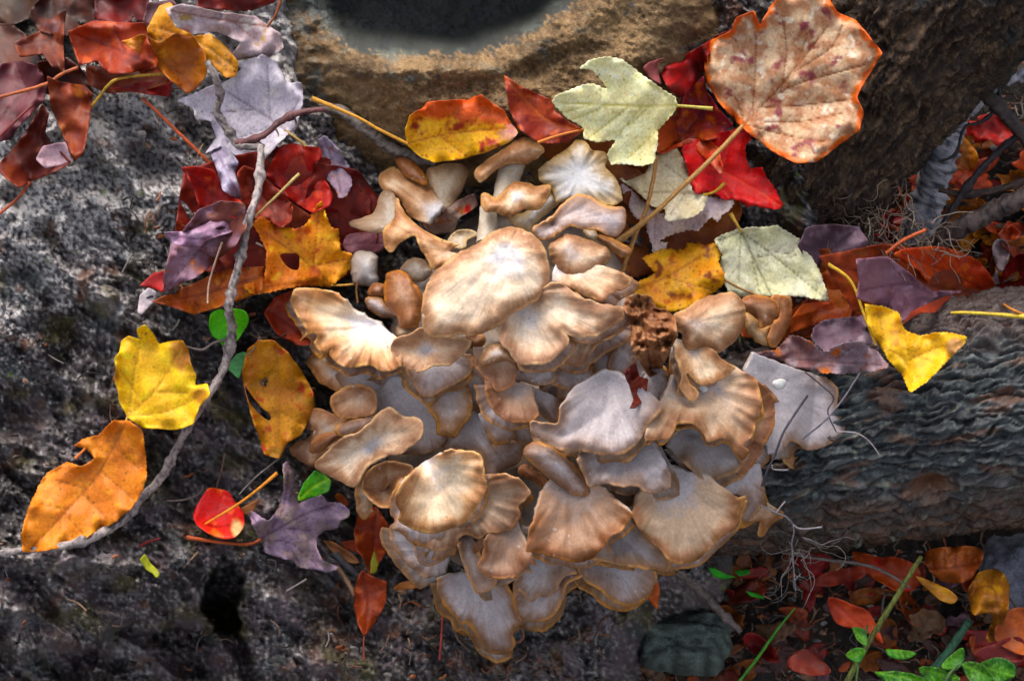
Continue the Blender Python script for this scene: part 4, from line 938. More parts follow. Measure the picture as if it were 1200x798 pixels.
# ---- lower layer of rust leaves
leaf('brown_leaf', 'wide dark rust leaf spread flat under the twig and its leaves', 'leaf', 'p', '215,200 262,185 330,172 400,190 436,235 428,290 372,330 300,336 240,318 205,270', ('8c3416', '6a2410', '9c4420'), layer=.000, curl=.004)
leaf('brown_leaf', 'deep brown leaf wedged between rock foot and cluster', 'leaf', 'p', '370,190 420,200 450,240 440,290 400,330 360,310 352,250', ('7a2c18', '581c10'), layer=.006, curl=.006)
leaf('brown_leaf', 'warm brown leaf deep under the cream and pink leaves', 'leaf', 'p', '690,190 780,170 860,190 870,250 850,300 770,320 715,330 690,270', ('9c5c24', '7a4018', 'b0702c'), layer=.000, curl=.004)
leaf('brown_leaf', 'russet leaf filling the gap beneath pale green and purple leaves', 'leaf', 'p', '850,330 900,300 980,290 1010,330 990,390 920,400 870,395', ('b4682c', '90481c', '7a3414'), layer=.000, curl=.006, spots=.4, veins=['860,340 930,345 1000,380', '900,342 930,300', '940,347 990,310'], veinc='6a3010')
leaf('brown_leaf', 'reddish brown leaf under the orange ovate leaf', 'leaf', 'p', '960,300 1040,285 1130,300 1160,345 1090,370 1000,365', ('a04c28', '7c381c', '8c5030'), layer=-.008, curl=.006, spots=.2, veins=['970,310 1060,330 1150,345', '1010,320 1040,290', '1070,332 1110,300'], veinc='5c2410')
# ---- rust leaves around the twig, left of the mushroom
leaf('brown_leaf', 'dark red leaf under the mauve curled scrap by the cluster', 'leaf', 'm1', '215,420 240,330 330,430 400,450 422,520 340,545 320,640 250,560', ('8c2416', '6a1410'), layer=.004)
leaf('maple_leaf', 'big rust-red leaf leaning against the rock foot', 'leaf', 'n3', '740,267 790,160 810,108 880,83 960,98 1040,108 1052,150 1000,210 1052,262 1112,362 1090,420 1000,460 900,402 830,342', ('b03c18', '942a10', 'c04c1c'), layer=.010, curl=.010, veins=['960,430 930,280 950,100', '940,330 800,220', '940,340 1080,330'], veinc='5c140a')
leaf('maple_leaf', 'lilac-grey leaf with brown base beside the rock foot', 'leaf', 'n3', '990,200 1050,150 1030,60 1070,43 1130,110 1200,210 1212,302 1182,372 1140,382 1110,322 1060,262', ('a89cb0', '8c7888', '8a5030'), layer=.022, curl=.010, grad=(90, .7), teeth=(1.5, 6), veins=['1060,60 1120,220 1160,370', '1120,220 1010,210'], veinc='6a5060')
leaf('brown_leaf', 'maroon crumpled leaf with glossy folds behind the twig', 'leaf', 'n3', '590,242 630,198 700,240 760,290 850,360 892,420 882,502 830,542 760,502 690,492 620,402', ('944034', '782c22', 'a85c50'), layer=.018, curl=.012, wr=.010, veins=['640,230 740,380 830,520', '720,350 860,400'], veinc='4a1410')
leaf('brown_leaf', 'brown leaf edge under the yellow-orange leaf', 'leaf', 'n3', '880,400 992,480 955,580 880,540 860,480', ('8c4428', '6a2c1a'), layer=.014)
leaf('brown_leaf', 'rust brown leaf with long fold beneath the purple leaf', 'leaf', 'a4', '530,262 600,235 700,190 790,148 932,138 925,222 860,252 770,282 680,307 600,277', ('b4642c', '984c20', 'c47c3c'), layer=.008, curl=.008, veins=['540,262 720,235 920,170', '680,240 700,295', '760,225 800,155'], veinc='6a3010')
leaf('maple_leaf', 'rust-red upright leaf with rolled lilac lobe on the bark', 'leaf', 'n3', '288,215 350,208 470,230 500,300 540,350 620,402 622,472 580,492 530,462 420,502 385,422 350,312', ('b43c18', '962c10', 'c8581f'), layer=.018, curl=.010, veins=['590,480 460,360 310,225', '480,380 400,480'], veinc='6a1c0c')
leaf('leaf_scrap', 'pale lilac leaf rolled into a tube beside the twig', 'leaf', 'n3', '440,120 490,83 560,130 597,190 582,240 612,382 560,372 510,332 480,232', ('b8b0c4', 'a094a8', 'c8c0cc'), layer=.030, curl=-.020, veins=['470,110 540,250 600,380', '520,200 590,210'], veinc='807084', spots=.1)
leaf('maple_leaf', 'purple-brown folded leaf with orange underside beside the twig', 'leaf', 'a4', '598,62 640,20 700,-60 780,-92 862,-82 867,0 830,62 760,122 690,177 620,207 578,232 573,190 590,120', ('8c7080', '7a4a40', 'a88898', 'a8601c'), layer=.022, curl=.014, wr=.007, grad=(-20, .5), veins=['860,-60 740,40 590,210', '760,20 640,40', '700,80 760,115'], veinc='54343c')
leaf('leaf_scrap', 'lilac rolled leaf top with small holes on the bark', 'leaf', 'n3', '188,563 230,565 330,553 420,518 510,463 572,490 602,530 560,562 460,592 390,642 300,642 240,622', ('b898b0', '94748c', 'c4a8bc'), layer=.032, curl=-.012, holes=['470,545 500,532 530,540 500,552'], veins=['200,570 400,600 590,530'], veinc='6c4a60')
leaf('leaf_scrap', 'white petal-like scrap at the edge of the rust leaves', 'leaf', 'a4', '483,302 490,240 520,213 552,230 540,262 500,307', ('dcd0d4', 'c8b8bc'), layer=.012)
leaf('leaf_scrap', 'small red leaf tip above the white scrap', 'leaf', 'a4', '488,207 540,160 592,153 572,232 545,217', ('a83014', '8c2410'), layer=.018)
leaf('leaf_scrap', 'mauve rolled scrap beside the trumpet-shaped frond', 'leaf', 'm1', '333,582 360,530 500,518 562,540 557,602 500,632 400,632 350,622', ('a07078', '84545c'), layer=.016, curl=-.006, smooth=True, veins=['340,590 450,575 550,580'], veinc='683c44')
leaf('brown_leaf', 'round rust leaf tucked under the left fronds', 'leaf', 'a4', '928,302 960,250 1030,223 1032,290 1092,370 1107,412 1050,417 970,372', ('9c4420', '843416'), layer=.008, curl=.010, veins=['940,290 1000,330 1095,405'], veinc='64200e')
leaf('maple_leaf', 'yellow-orange ragged maple leaf with a hole beside the mushroom', 'leaf', 'a4', '890,-10 920,-37 960,-10 1050,8 1080,-12 1100,-62 1132,-92 1142,-50 1162,0 1192,8 1197,88 1237,90 1242,132 1210,172 1160,212 1060,207 960,227 890,237 843,205 930,185 937,80', ('f0a814', 'e08810', 'c05c0c', 'f4bc20'), layer=.026, curl=.008, teeth=(2, 6), spots=.35, spotc='7a300c', holes=['985,100 1015,92 1050,100 1048,150 1010,140'], grad=(150, .7), veins=['1165,205 1060,110 900,0', '1100,150 1120,-60', '1120,190 900,215', '1090,140 1230,110'], veinc='a85c0c', stem='1165,205 1210,205 1290,195 1332,182', stemc='b88830', stemr=1.6)
# ---- on the bark, lower left
leaf('leaf_scrap', 'bright green heart-shaped leaflet half under the grey twig', 'leaf', 'a4', '735,342 745,303 775,288 800,300 820,288 860,298 874,330 860,362 830,402 800,432 770,402 743,377', ('84d83c', '6cc42c'), layer=.012, smooth=True, veins=['800,300 802,425'], veinc='a8e070')
leaf('leaf_scrap', 'small pale green leaflet below the heart-shaped one', 'leaf', 'a4', '800,492 830,450 865,443 868,470 850,502 840,532 815,512', ('8cd090', '74c464'), layer=.008, smooth=True)
leaf('maple_leaf', 'yellow leaf with brown blotches lying on the grey bark', 'leaf', 'a4', '400,522 388,562 410,502 400,462 420,440 425,400 450,383 490,397 480,360 510,343 540,375 560,412 600,400 640,398 662,430 670,482 692,522 685,557 730,548 737,592 700,632 680,692 620,714 550,707 500,707 450,672 420,612', ('f4cc14', 'e8b810', 'f8d828'), layer=.012, curl=.006, smooth=False, patch=[('a4', 640, 450, 50, 60, '9a6430', .95), ('a4', 700, 590, 40, 30, '9c5c20', .8), ('a4', 400, 520, 24, 30, '8a4a14', .8)], spots=.12, spotc='4a2c10', veins=['450,662 540,580 640,430', '450,662 470,520 500,370', '450,662 580,650 720,590', '500,615 420,500', '540,580 660,580'], veinc='b88c10', stem='450,662 440,690 425,705', stemc='b89030')
leaf('orange_leaf', 'large amber leaf with dark spots and finely toothed edge on the bark', 'leaf', 'a6', '80,342 74,290 95,200 130,120 165,65 240,26 285,45 332,15 300,-20 258,-28 300,-57 345,-67 400,-120 455,-117 500,-82 512,0 517,70 502,130 462,190 402,242 300,292 200,332 120,344', ('d88c10', 'cc7c0c', 'e0981c'), layer=.014, curl=.008, teeth=(1.4, 4), spots=.22, spotc='4a3c14', grad=(-60, .5), veins=['440,-105 330,90 110,330', '400,-30 500,60', '350,55 470,160', '290,140 380,230', '230,210 290,280', '380,0 310,0', '300,120 190,90', '240,195 120,170', '400,-40 430,-110'], veinc='a0600c', stem='300,-20 280,0 265,15', stemc='c06418')
leaf('orange_leaf', 'amber olive leaf with a crescent hole touching the mushroom', 'leaf', 'a4', '850,522 868,430 910,398 960,398 1010,440 1060,502 1102,582 1112,642 1080,690 1060,730 1010,760 985,815 930,800 880,652', ('d09414', 'b87810', 'a87c10', 'b04c14'), layer=.008, curl=.008, spots=.15, holes=['862,560 885,590 915,630 950,660 945,680 910,655 875,610'], veins=['970,410 985,600 975,800', '985,560 1090,600', '982,500 880,560', '985,650 1060,690'], veinc='a87410')
leaf('orange_leaf', 'glowing red leaf with pale side and orange stalk on the bark', 'leaf', 'a6', '680,207 710,150 740,118 800,133 830,170 857,210 852,262 812,297 760,292 710,262 688,240', ('dc481c', 'c02c12', 'f07830'), layer=.012, curl=.010, smooth=True, patch=[('a6', 832, 262, 24, 34, 'e8c898', .9)], veins=['722,246 780,205 830,180', '760,220 780,150', '790,205 810,280'], veinc='a01808', stem='722,246 830,180 905,125 975,66', stemc='d88418', stemr=1.7, stemlift=.012)
leaf('leaf_scrap', 'small tan leaf strip behind the glowing red leaf', 'leaf', 'a6', '843,192 912,153 892,202 860,217', ('9a6c4c', '84583c'), layer=.010)
leaf('maple_leaf', 'withered lilac-grey maple leaf with red stalk on the bark', 'leaf', 'n7', '425,448 480,480 530,512 560,470 600,402 610,350 613,270 608,200 630,183 662,250 682,302 672,350 690,412 750,390 820,368 850,410 920,408 972,455 960,492 920,502 900,552 840,562 790,592 790,662 820,722 922,760 850,787 770,772 690,757 660,722 600,712 510,682 495,622 485,602 450,552 428,490', ('a890a4', '94807f', 'b8a49c', '8c7894'), layer=.012, curl=.008, wr=.005, teeth=(1, 7), veins=['490,605 720,475 880,420', '490,605 600,460 640,220', '490,605 470,540 430,455', '490,610 650,630 800,760', '600,545 760,560', '620,620 700,740', '640,400 670,300'], veinc='5c3c54', spots=.05, spotc='302028', stem='490,606 420,634 280,625 85,597', stemc='b04c18', stemr=2.0)
leaf('leaf_scrap', 'green pointed leaflet under the pale left fronds', 'leaf', 'n7', '690,402 690,370 720,300 780,233 830,260 867,290 857,347 800,372', ('4c8c14', '3c7410'), layer=.022, smooth=False, veins=['692,398 780,320 865,280'], veinc='9cc060')
leaf('brown_leaf', 'tan narrow leaf beside the withered maple leaf', 'leaf', 'n7', '823,612 880,620 960,670 1032,737 960,737 880,682', ('a07050', '8c5c40'), layer=.010, veins=['830,615 1025,735'], veinc='6a4028')
leaf('leaf_scrap', 'russet scrap touching the tan narrow leaf', 'leaf', 'n7', '920,622 1010,610 1000,682 940,655', ('9c4824', '843a1c'), layer=.014)
leaf('brown_leaf', 'brick-red leaf hanging below the fan-shaped frond', 'leaf', 'n7', '990,572 1010,480 1060,450 1110,425 1160,500 1185,560 1172,662 1120,752 1070,795 1040,702 1000,662', ('a04c2c', '8c3c20', 'b0603c'), layer=.016, curl=.008, veins=['1110,440 1100,600 1075,780', '1105,540 1030,560', '1102,600 1170,600', '1098,650 1040,670'], veinc='6c2814')
leaf('leaf_scrap', 'olive green leaflet on the brick-red leaf', 'leaf', 'n7', '1080,795 1080,730 1100,668 1127,742 1110,790', ('8c8428', '747020'), layer=.030)
leaf('brown_leaf', 'brick-red pointed leaf pointing down on the bark under the cluster', 'leaf', 'a7', '45,542 45,470 70,408 110,430 160,450 155,522 120,592 80,642 60,602', ('a04c30', '8c3e24', 'b05c40'), layer=.014, curl=.010, veins=['75,415 95,520 80,640', '92,490 150,470', '94,540 130,560', '90,480 55,500'], veinc='6c2818', stem='80,640 78,680 80,722', stemc='7a3018', stemr=1.1)
leaf('leaf_scrap', 'tan leaf scrap on dark bark below the lowest fronds', 'leaf', 'a7', '180,472 210,450 292,438 260,472 200,480', ('a87044', '905c38'), layer=.012)
leaf('leaf_scrap', 'small yellow-green lobed scrap on the lower bark', 'leaf', 'a6', '490,370 510,350 528,382 560,412 562,425 550,437 535,418 515,408', ('a8a81c', '8c9018'), layer=.008)
leaf('leaf_scrap', 'small orange curled scrap by the green pointed leaflet', 'leaf', 'n7', '885,375 905,358 950,385 965,420 950,432 905,412', ('c07020', 'a05018'), layer=.016)
# ---- dried crumpled leaf caught on the mushroom
leaf('dead_leaf', 'shrivelled brown leaf caught upright on the mushroom fronds', 'leaf', 'm4', '788,182 800,130 860,113 940,130 962,190 1010,198 1062,230 1082,330 1042,402 1012,482 980,542 930,562 890,502 850,442 820,362 830,272', ('a4785c', '84583e', 'b89474', '6a4028'), off=.176, curl=-.024, wr=.022, colscale=10, step=1.8, relief=.002, veins=['870,120 900,300 940,550', '890,250 1060,260', '895,330 1050,380', '880,200 820,280', '900,380 860,440', '950,190 980,400'], veinc='4a281a')
leaf('dead_leaf', 'russet twisted leaf tail dangling under the shrivelled brown leaf', 'leaf', 'm4', '788,532 850,478 872,560 922,570 912,642 880,612 885,700 850,732 818,732 842,682 818,612', ('7c3414', '5c200e'), off=.172, curl=.01, wr=.012, step=1.8)
leaf('dead_leaf', 'torn greyish leaf fragment with red spot wedged among the upper fronds', 'leaf', 'm1', '750,475 860,390 960,340 1040,310 1062,372 960,442 930,522 820,532', ('a89084', '86645c', 'c0a890', '9c5c30'), off=.075, curl=-.012, wr=.010, step=1.8, patch=[('m1', 1005, 395, 28, 30, 'b81810', 1.0)])

# ------------------------------------------------------------------ twigs, stalks, roots
def tube_thing(name, label, cat, zone, pts, rad, colr, lift=.01, jitter=.2, nphi=10, knots=0, group=None, depth=None, parent=None, step=2.5, col2=None):
    q = Z(zone, parse(pts)) if isinstance(pts, str) else np.asarray(pts, float)
    if depth is None:
        w = support(q[:, 0], q[:, 1])
        if cat == 'root': w = np.maximum(w, np.where(q[:, 0] < 992, dome(q[:, 0], q[:, 1]) + .022, -1))
        lf = np.broadcast_to(np.asarray(lift, float), (len(q),)) if np.ndim(lift) == 0 else np.asarray(lift, float)
        ww = w + lf
        for _ in range(2): ww = np.maximum(ww, np.convolve(np.pad(ww, 1, 'edge'), [.3, .4, .3], 'valid'))
    else: ww = np.broadcast_to(np.asarray(depth, float), (len(q),))
    r = np.asarray(rad, float)
    if r.ndim == 0: r = np.full(len(q), float(r))
    elif len(r) != len(q): r = np.interp(np.linspace(0, 1, len(q)), np.linspace(0, 1, len(r)), r)
    sd = int(abs(q[0, 0] * 7 + q[0, 1] * 13)) + 5
    c1 = hexc(colr); c2 = hexc(col2) if col2 else c1 * .45
    def disp(s, p, R):
        d = R * jitter * (2 * fbm(s / 11, p * 1.2, sd, 3) + (1.6 * ridged(s / 7, p * 1.8, sd + 9, 2) - .8 if knots else 0))
        if knots: d = d + R * (.5 if R.max() < 7 else .12) * np.exp(-(((s + 17 * np.sin(s / 40 + sd)) % 61 - 30) / 4.5) ** 2) + R * .2 * ridged(s / 30, p * 2.2, sd + 3, 2) - R * .1
        return d
    V, F, C, _ = pixtube(np.column_stack([q, ww]), r, step, nphi, disp,
                         lambda s, p, pos: mixc(c1 + 0 * s[..., None], c2, sstep(-.25, .45, fbm(s / 14, p * 2.5, sd + 1, 3) + .5 * fbm(s / 4, p * 5, sd + 2, 2))) * .9)
    return mesh_obj(name, V, F, MAT['twig'], C, label=label, cat=cat, group=group, parent=parent)

tw = thing('twig', P(268, 400, .04), 'long grey knotty twig arching over leaves and bark', 'twig')
main = Z('p', parse('306,170 305,193 303,220 293,253 288,273 283,299 273,333 268,359 272,389 267,416 257,443 240,469 217,506 203,533 187,562 163,585 143,609 110,629 77,639 33,644 -15,650'))
tube_thing('stem', None, None, 'p', main, [4.2, 4.8, 4.6, 4.8, 5.2, 5.0, 4.6, 4.8, 5.2, 5.4, 4.8, 3.8], 'a89a96', knots=1, parent=tw, lift=[.055, .055, .055, .052, .05, .047, .042, .036, .03, .026, .022, .02, .018, .016, .015, .014, .013, .012, .012, .01, .01], col2='4a4044')
tube_thing('fork', None, None, 'p', '243,72 252,90 258,113 254,131 267,152 277,169 292,172 307,171', [3.2, 4.2, 4.0, 4.8, 4.6, 4.4, 3.4], '8c807c', knots=1, parent=tw, lift=.056, col2='463c3c')
tube_thing('side_shoot', None, None, 'p', '276,169 307,160 328,143 353,132 382,128', [4.2, 4.0, 3.8, 3.6, 3.0], '6a3c3c', knots=1, parent=tw, lift=.058, col2='3c1c20')
tube_thing('thorn', None, None, 'p', '270,396 250,402 236,410 215,405', [1.8, 1.4, 1.6, .8], '8a7a74', parent=tw, lift=.026)
for a, b in (((300, 285), (309, 290)), ((345, 138), (347, 150)), ((322, 150), (327, 161)), ((289, 262), (283, 270))):
    tube_thing('thorn', None, None, 'p', [a, ((a[0] + b[0]) / 2 + 1, (a[1] + b[1]) / 2), b], [1.6, 1.1, .4], '9a8880', parent=tw, lift=.054, nphi=6)
tube_thing('dead_stick', 'grey weathered stick lying along the foot of the rock', 'stick', 'a2', '-110,350 -40,380 0,392 80,450 160,512 240,548 330,575', [3, 6, 7, 7, 7, 6], '7c7068', lift=.012, knots=1, col2='3a302c')
STALKS = [
    ('yellow curved leaf stalk across the leaf pile', 'a1', '308,392 350,340 400,285 480,268 572,262', 1.8, 'b88c20', .034),
    ('orange leaf stalk reaching in from the edge of the pile', 'a1', '-30,350 150,300 220,260 275,238', 2.0, 'b85c28', .034),
    ('orange-red leaf stalk lying diagonally on the grey bark', 'a1', '500,345 620,460 745,580', 2.0, 'c0501c', .014),
    ('orange leaf stalk under the dark crumpled leaf', 'a1', '-20,765 60,700 105,640', 1.9, 'b84c1c', .016),
    ('dark red leaf stalk on the purple leaf', 'a1', '-20,500 60,420 117,368', 1.5, '7a2018', .036),
    ('straight tan leaf stalk beside the twig', 'n3', '685,480 800,370 925,248', [1.3, 1.5, 2.0], 'b8a05c', .040),
    ('thin pale stalk on the purple-brown folded leaf', 'a4', '730,268 737,190 780,55', 1.2, 'b08c78', .046),
    ('thick tan leaf stalk standing across the pink and cream leaves', 'n5', '180,778 260,560 310,440 350,270 368,150', 2.5, 'c08848', .052),
    ('orange leaf stalk arching above the orange ovate leaf', 'a5', '715,92 780,45 857,10', 2.2, 'c05420', .016),
    ('thin tan stalk leading from the ragged yellow leaf', 'a5', '145,185 200,215 268,242', 1.4, 'b07c40', .040),
    ('thin brown stalk bent beside the orange striped cap', 'm3', '412,160 405,80 430,30 468,-5', 1.3, '8a5c20', .06),
    ('thin red stalk hanging under the lowest fronds', 'a7', '345,722 352,640 358,535', 1.3, 'a03424', .02),
    ('brown dry stalk on the dark bark above the glowing red leaf', 'a6', '760,120 778,60 790,-5', 1.6, '6a5448', .012),
    ('fine grey stalk leaning against the amber olive leaf', 'a6', '840,142 900,80 982,14', 1.0, '8a8078', .014),
    ('pale crooked rootlet on the wet bark', 'a6', '585,165 650,160 700,140 715,110', 1.2, '7c6a64', .010),
    ('short red stalk on the lower bark', 'a6', '490,325 520,308 562,297', 1.4, '8a1c1c', .008),
    ('grey-brown twig sliver below the tan narrow leaf', 'n7', '880,680 940,740 1010,800', 4.0, '4c4a50', .010),
    ('pale bark splinter pointing to the brick-red leaves', 'a7', '-20,390 10,430 48,495', 3.0, '9a7458', .010),
]
for lb, zn, pt, rd, cc, lf in STALKS:
    tube_thing('leaf_stalk', lb, 'stalk', zn, pt, rd, cc, lift=lf)
# rootlets caught between the mushroom and the log
ROOTLETS = [
    ('dark forked rootlet lying over the rightmost pale frond', 'n1', '1135,-30 1060,80 1000,180 960,290 920,370 888,462', 1.5, '3a3440', .030),
    ('white rootlet branching from the small lower right frond', 'n1', '890,565 960,600 1020,625 1060,670 1110,690 1215,680', 1.1, 'a8a0a4', .024),
    ('grey wiry rootlet hanging in front of the log', 'n1', '1045,640 1062,700 1050,780 1060,900 1070,1020', 1.0, '7a7078', .030),
    ('short white rootlet tip pointing up beside the log', 'n1', '968,602 990,570 1015,540', 1.0, 'b0a8ac', .028),
    ('pale wiry rootlet crossing from frond to log bark', 'a5', '625,512 600,550 560,610 500,680 420,745', 1.2, '6c6470', .034),
    ('fine forked rootlet on the flaky log bark', 'a5', '540,720 600,722 640,740 670,770 690,800', .9, '9a9094', .012),
    ('dark curved rootlet under the purple-grey leaf', 'a5', '430,510 480,550 530,600 510,650 540,720', .9, '4a4048', .03),
    ('white bent rootlet below the orange-tipped frond', 'n1', '945,345 950,368 1030,372', 1.0, 'b4acb0', .02),
]
for lb, zn, pt, rd, cc, lf in ROOTLETS:
    tube_thing('rootlet', lb, 'root', zn, pt, rd, cc, lift=lf, jitter=.2, nphi=7)

# ---- branches in the gap behind the log, upper right
BR = [
    ('pale grey-blue crooked branch behind the tree base', '1235,82 1177,93 1153,110 1127,132 1113,150 1102,187 1090,227 1076,275 1070,330', [7, 8, 9, 13, 17, 18, 19, 20, 18], 'b8b2b8', [-.13, -.13, -.13, -.14, -.15, -.16, -.17, -.18, -.2], '4a4c58'),
    ('dark bent branch crossing the pale branch', '1230,112 1203,150 1183,167 1160,187 1133,220 1107,260 1085,300', [4, 4, 4, 4, 4, 3.5, 3], '3c3236', [-.10] * 7, '1c1618'),
    ('thick brown branch above the log', '1260,205 1200,232 1173,243 1133,263 1098,284 1060,300', [13, 12, 11, 11, 10, 8], '5c4c48', [-.05, -.05, -.06, -.07, -.09, -.11], '2c2222'),
    ('short dark branch stub by the fibrous tree base', '1145,100 1167,123 1183,140 1215,180', [7, 8, 8, 7], '40302c', [-.09, -.085, -.085, -.085], '1e1412'),
    ('slender brown branch low behind the log', '1220,205 1170,222 1130,228 1100,222', [4, 4, 4, 3], '5a4238', [-.12] * 4, '2a1c18'),
    ('thin black twig curving down beside the pale branch', '1150,70 1170,100 1168,125 1150,143 1130,150 1120,180 1100,190', [2.2, 2, 2, 2, 1.8, 1.6, 1.2], '28201f', [-.085] * 7, '141010'),
    ('thin dark twig rising from the dark bent branch', '1200,55 1180,95 1165,118 1160,130', [2, 2, 2, 1.6], '2a2020', [-.09] * 4, '141010'),
]
for lb, pt, rd, cc, dp, c2 in BR:
    tube_thing('branch', lb, 'branch', 'p', pt, rd, cc, depth=np.interp(np.linspace(0, 1, len(parse(pt))), np.linspace(0, 1, len(dp)), dp), knots=1, nphi=14, col2=c2)

# ---- tangle of fine dry roots hanging from the tree base (no one could count them)
def tangle(name, label, boxes, n, cols, rad, seed):
    rs = np.random.default_rng(seed); VV = []; FF = []; CC = []; k = 0
    for i in range(n):
        x0, y0, x1, y1, w0, w1, ln, bias = boxes[i % len(boxes)]
        p = np.array([rs.uniform(x0, x1), rs.uniform(y0, y1), rs.uniform(w0, w1)]); a = bias + rs.normal(0, .9)
        pts = [p.copy()]
        for j in range(6):
            a += rs.normal(0, .5); st = ln / 6 * rs.uniform(.6, 1.3)
            p = p + np.array([math.cos(a) * st, math.sin(a) * st, rs.normal(0, .004)]); pts.append(p.copy())
        c = hexc(cols[rs.integers(len(cols))]) * rs.uniform(.6, 1.1)
        r0 = rs.uniform(*rad)
        V, F, C, _ = pixtube(np.array(pts), np.linspace(r0, r0 * .4, len(pts)), 5, 5, None, lambda s, p_, pos: c + 0 * s[..., None])
        VV.append(V); FF.append(F + k); CC.append(C); k += len(V)
    mesh_obj(name, np.concatenate(VV), np.concatenate(FF), MAT['twig'], np.concatenate(CC), label=label, cat='roots', kind='stuff')
tangle('fine_roots', 'tangle of fine dry roots under the fibrous tree base', [(1000, 205, 1075, 300, -.07, -.02, 55, 1.6), (960, 250, 1060, 300, -.05, 0, 45, .6), (1010, 262, 1110, 300, -.05, -.01, 50, .3)], 150, ('7a6658', '5c4a40', '3c302c', '8c7c6c'), (.5, 1.0), 5)
tangle('fine_roots', 'wispy dry rootlets hanging from the left end of the log', [(918, 622, 950, 650, -.02, .02, 70, 1.6), (925, 640, 940, 690, -.02, .02, 30, 1.5)], 26, ('7c746c', '5c5450', '94888a'), (.4, .8), 6)

# ------------------------------------------------------------------ the litter floor below the log and behind it
def rand_outline(cx, cy, size, kind, rs):
    a0 = rs.uniform(0, 6.28); out = []
    if kind == 0:                                              # ovate
        asp = rs.uniform(.35, .6)
        for t in np.linspace(0, 2 * np.pi, 16, endpoint=False):
            r = size * .5; x = r * math.cos(t); y = r * asp * math.sin(t) * (1 - .35 * math.cos(t))
            out.append((x, y))
    else:                                                      # lobed
        for i in range(22):
            t = i / 22 * 2 * np.pi; r = size * .5 * (.72 + .28 * abs(math.cos(1.5 * t))) * rs.uniform(.72, 1.12); out.append((r * math.cos(t), r * math.sin(t) * .85))
    ca, sa = math.cos(a0), math.sin(a0)
    sq = rs.uniform(.55, 1)
    return ' '.join('%.1f,%.1f' % (cx + x * ca - y * sa, cy + (x * sa + y * ca) * sq) for x, y in out), (cx + size * .5 * ca, cy + size * .5 * sa * sq), (cx - size * .5 * ca, cy - size * .5 * sa * sq)
rs = np.random.default_rng(11)
FLOORC = [('8c3c14', '64280c'), ('985c24', '703e14'), ('b45c1c', '8c400f'), ('5c3c34', '40282a'), ('6a4c54', '4c3238'), ('943018', '6a1c10'), ('4c3424', '2e2018'), ('80604c', '5c4434')]
GAPC = [('c8601c', 'a03c10'), ('d89018', 'b06c10'), ('b83c1c', '8a2410'), ('c8b0b0', 'a08c90'), ('a04820', '7a3010'), ('c07c20', '8c4c14'), ('d8682c', 'b04818')]
FNAME = ['rust', 'mid-brown', 'copper-orange', 'grey-brown', 'dull purple', 'brick-red', 'blackish brown', 'pale tan']
GNAME = ['orange', 'amber yellow', 'red', 'pale lilac', 'rust', 'ochre', 'salmon orange']
def floor_leaf(x, y, size, ci, where, group):
    cols = (FLOORC if where[0] == 'l' else GAPC)[ci]
    kind = int(rs.integers(0, 3) == 0)
    label = '%s %s %s leaf %s' % ('small' if size < 34 else 'larger', ('lobed', 'oval')[1 - kind], (FNAME if where[0] == 'l' else GNAME)[ci], where)
    o, b, t = rand_outline(x, y, size, kind, rs)
    leaf('litter_leaf', label, 'leaf', 'p', o, cols, veins=pinnate(b, t, 4) if size > 26 else None, off=float(w_ground(x, y)) + .014, layer=rs.uniform(0, .025), curl=rs.uniform(-.012, .022), wr=.006, step=2.8, spots=.15, tilt=(rs.normal(0, .25), rs.normal(0, .25)), group=group, fit='plane', smooth=True)
for i in range(135):
    x = rs.uniform(735, 1215); y = rs.uniform(655, 810)
    if x + y < 1440: x += 120
    floor_leaf(x, y, rs.uniform(20, 60), int(rs.integers(len(FLOORC))), 'lying in the dark litter below the log', 'litter leaves below the log')
for i in range(60):
    x = rs.uniform(1040, 1235); y = rs.uniform(60, 345)
    if y < 330 - (x - 1000) * 1.25: y = rs.uniform(150, 340)
    floor_leaf(x, y, rs.uniform(36, 84), int(rs.integers(len(GAPC))), 'on the ground behind the branches', 'fallen leaves in the gap behind the branches')
leaf('orange_leaf', 'orange leaf showing below the log', 'leaf', 'a8', '600,340 680,360 760,365 830,400 820,470 760,482 700,452 650,422 610,382', ('b85c18', '944010', 'a83014'), layer=.03, curl=.012, veins=['610,345 700,410 820,440'], veinc='7a3c10', smooth=True)
leaf('brown_leaf', 'pleated coppery brown leaf curled below the log', 'leaf', 'a8', '850,345 950,325 1045,330 1052,370 1010,442 930,452 870,412', ('a8603c', '8c4828', 'b87450'), layer=.05, curl=-.02, wr=.006, relief=.002, veins=['860,400 950,400 1040,380', '880,400 880,345', '920,402 920,335', '960,402 960,330', '1000,395 1000,335'], veinc='6c3418', smooth=True)
leaf('brown_leaf', 'tan curled leaf standing in the litter below the log', 'leaf', 'a8', '1005,482 1040,420 1100,403 1142,440 1147,522 1110,642 1070,652 1085,562 1020,562', ('a8742c', '84541c', 'c09048'), layer=.05, curl=-.02, wr=.008, veins=['1020,480 1090,470 1120,600', '1085,470 1095,415'], veinc='6a4418', smooth=True)
leaf('orange_leaf', 'flat orange leaf in the litter under the green-brown stem', 'leaf', 'a8', '515,505 600,530 660,562 702,662 640,622 540,592', ('b8501c', '943c14'), layer=.035, veins=['520,510 690,655'], veinc='8a3410', smooth=True)
leaf('brown_leaf', 'dull red leaf low in the litter', 'leaf', 'a8', '365,740 430,685 522,762 450,778', ('84382c', '642820'), layer=.035, smooth=True)
leaf('yellow_leaf', 'ochre leaf tip next to the pleated coppery leaf', 'leaf', 'a8', '820,430 900,458 965,500 940,527 880,492', ('b88830', '946420'), layer=.055, smooth=True)
leaf('brown_leaf', 'red-brown leaf strip close under the log', 'leaf', 'a8', '440,442 560,402 640,395 632,432 500,467', ('903c24', '6c2818'), layer=.035, smooth=True)
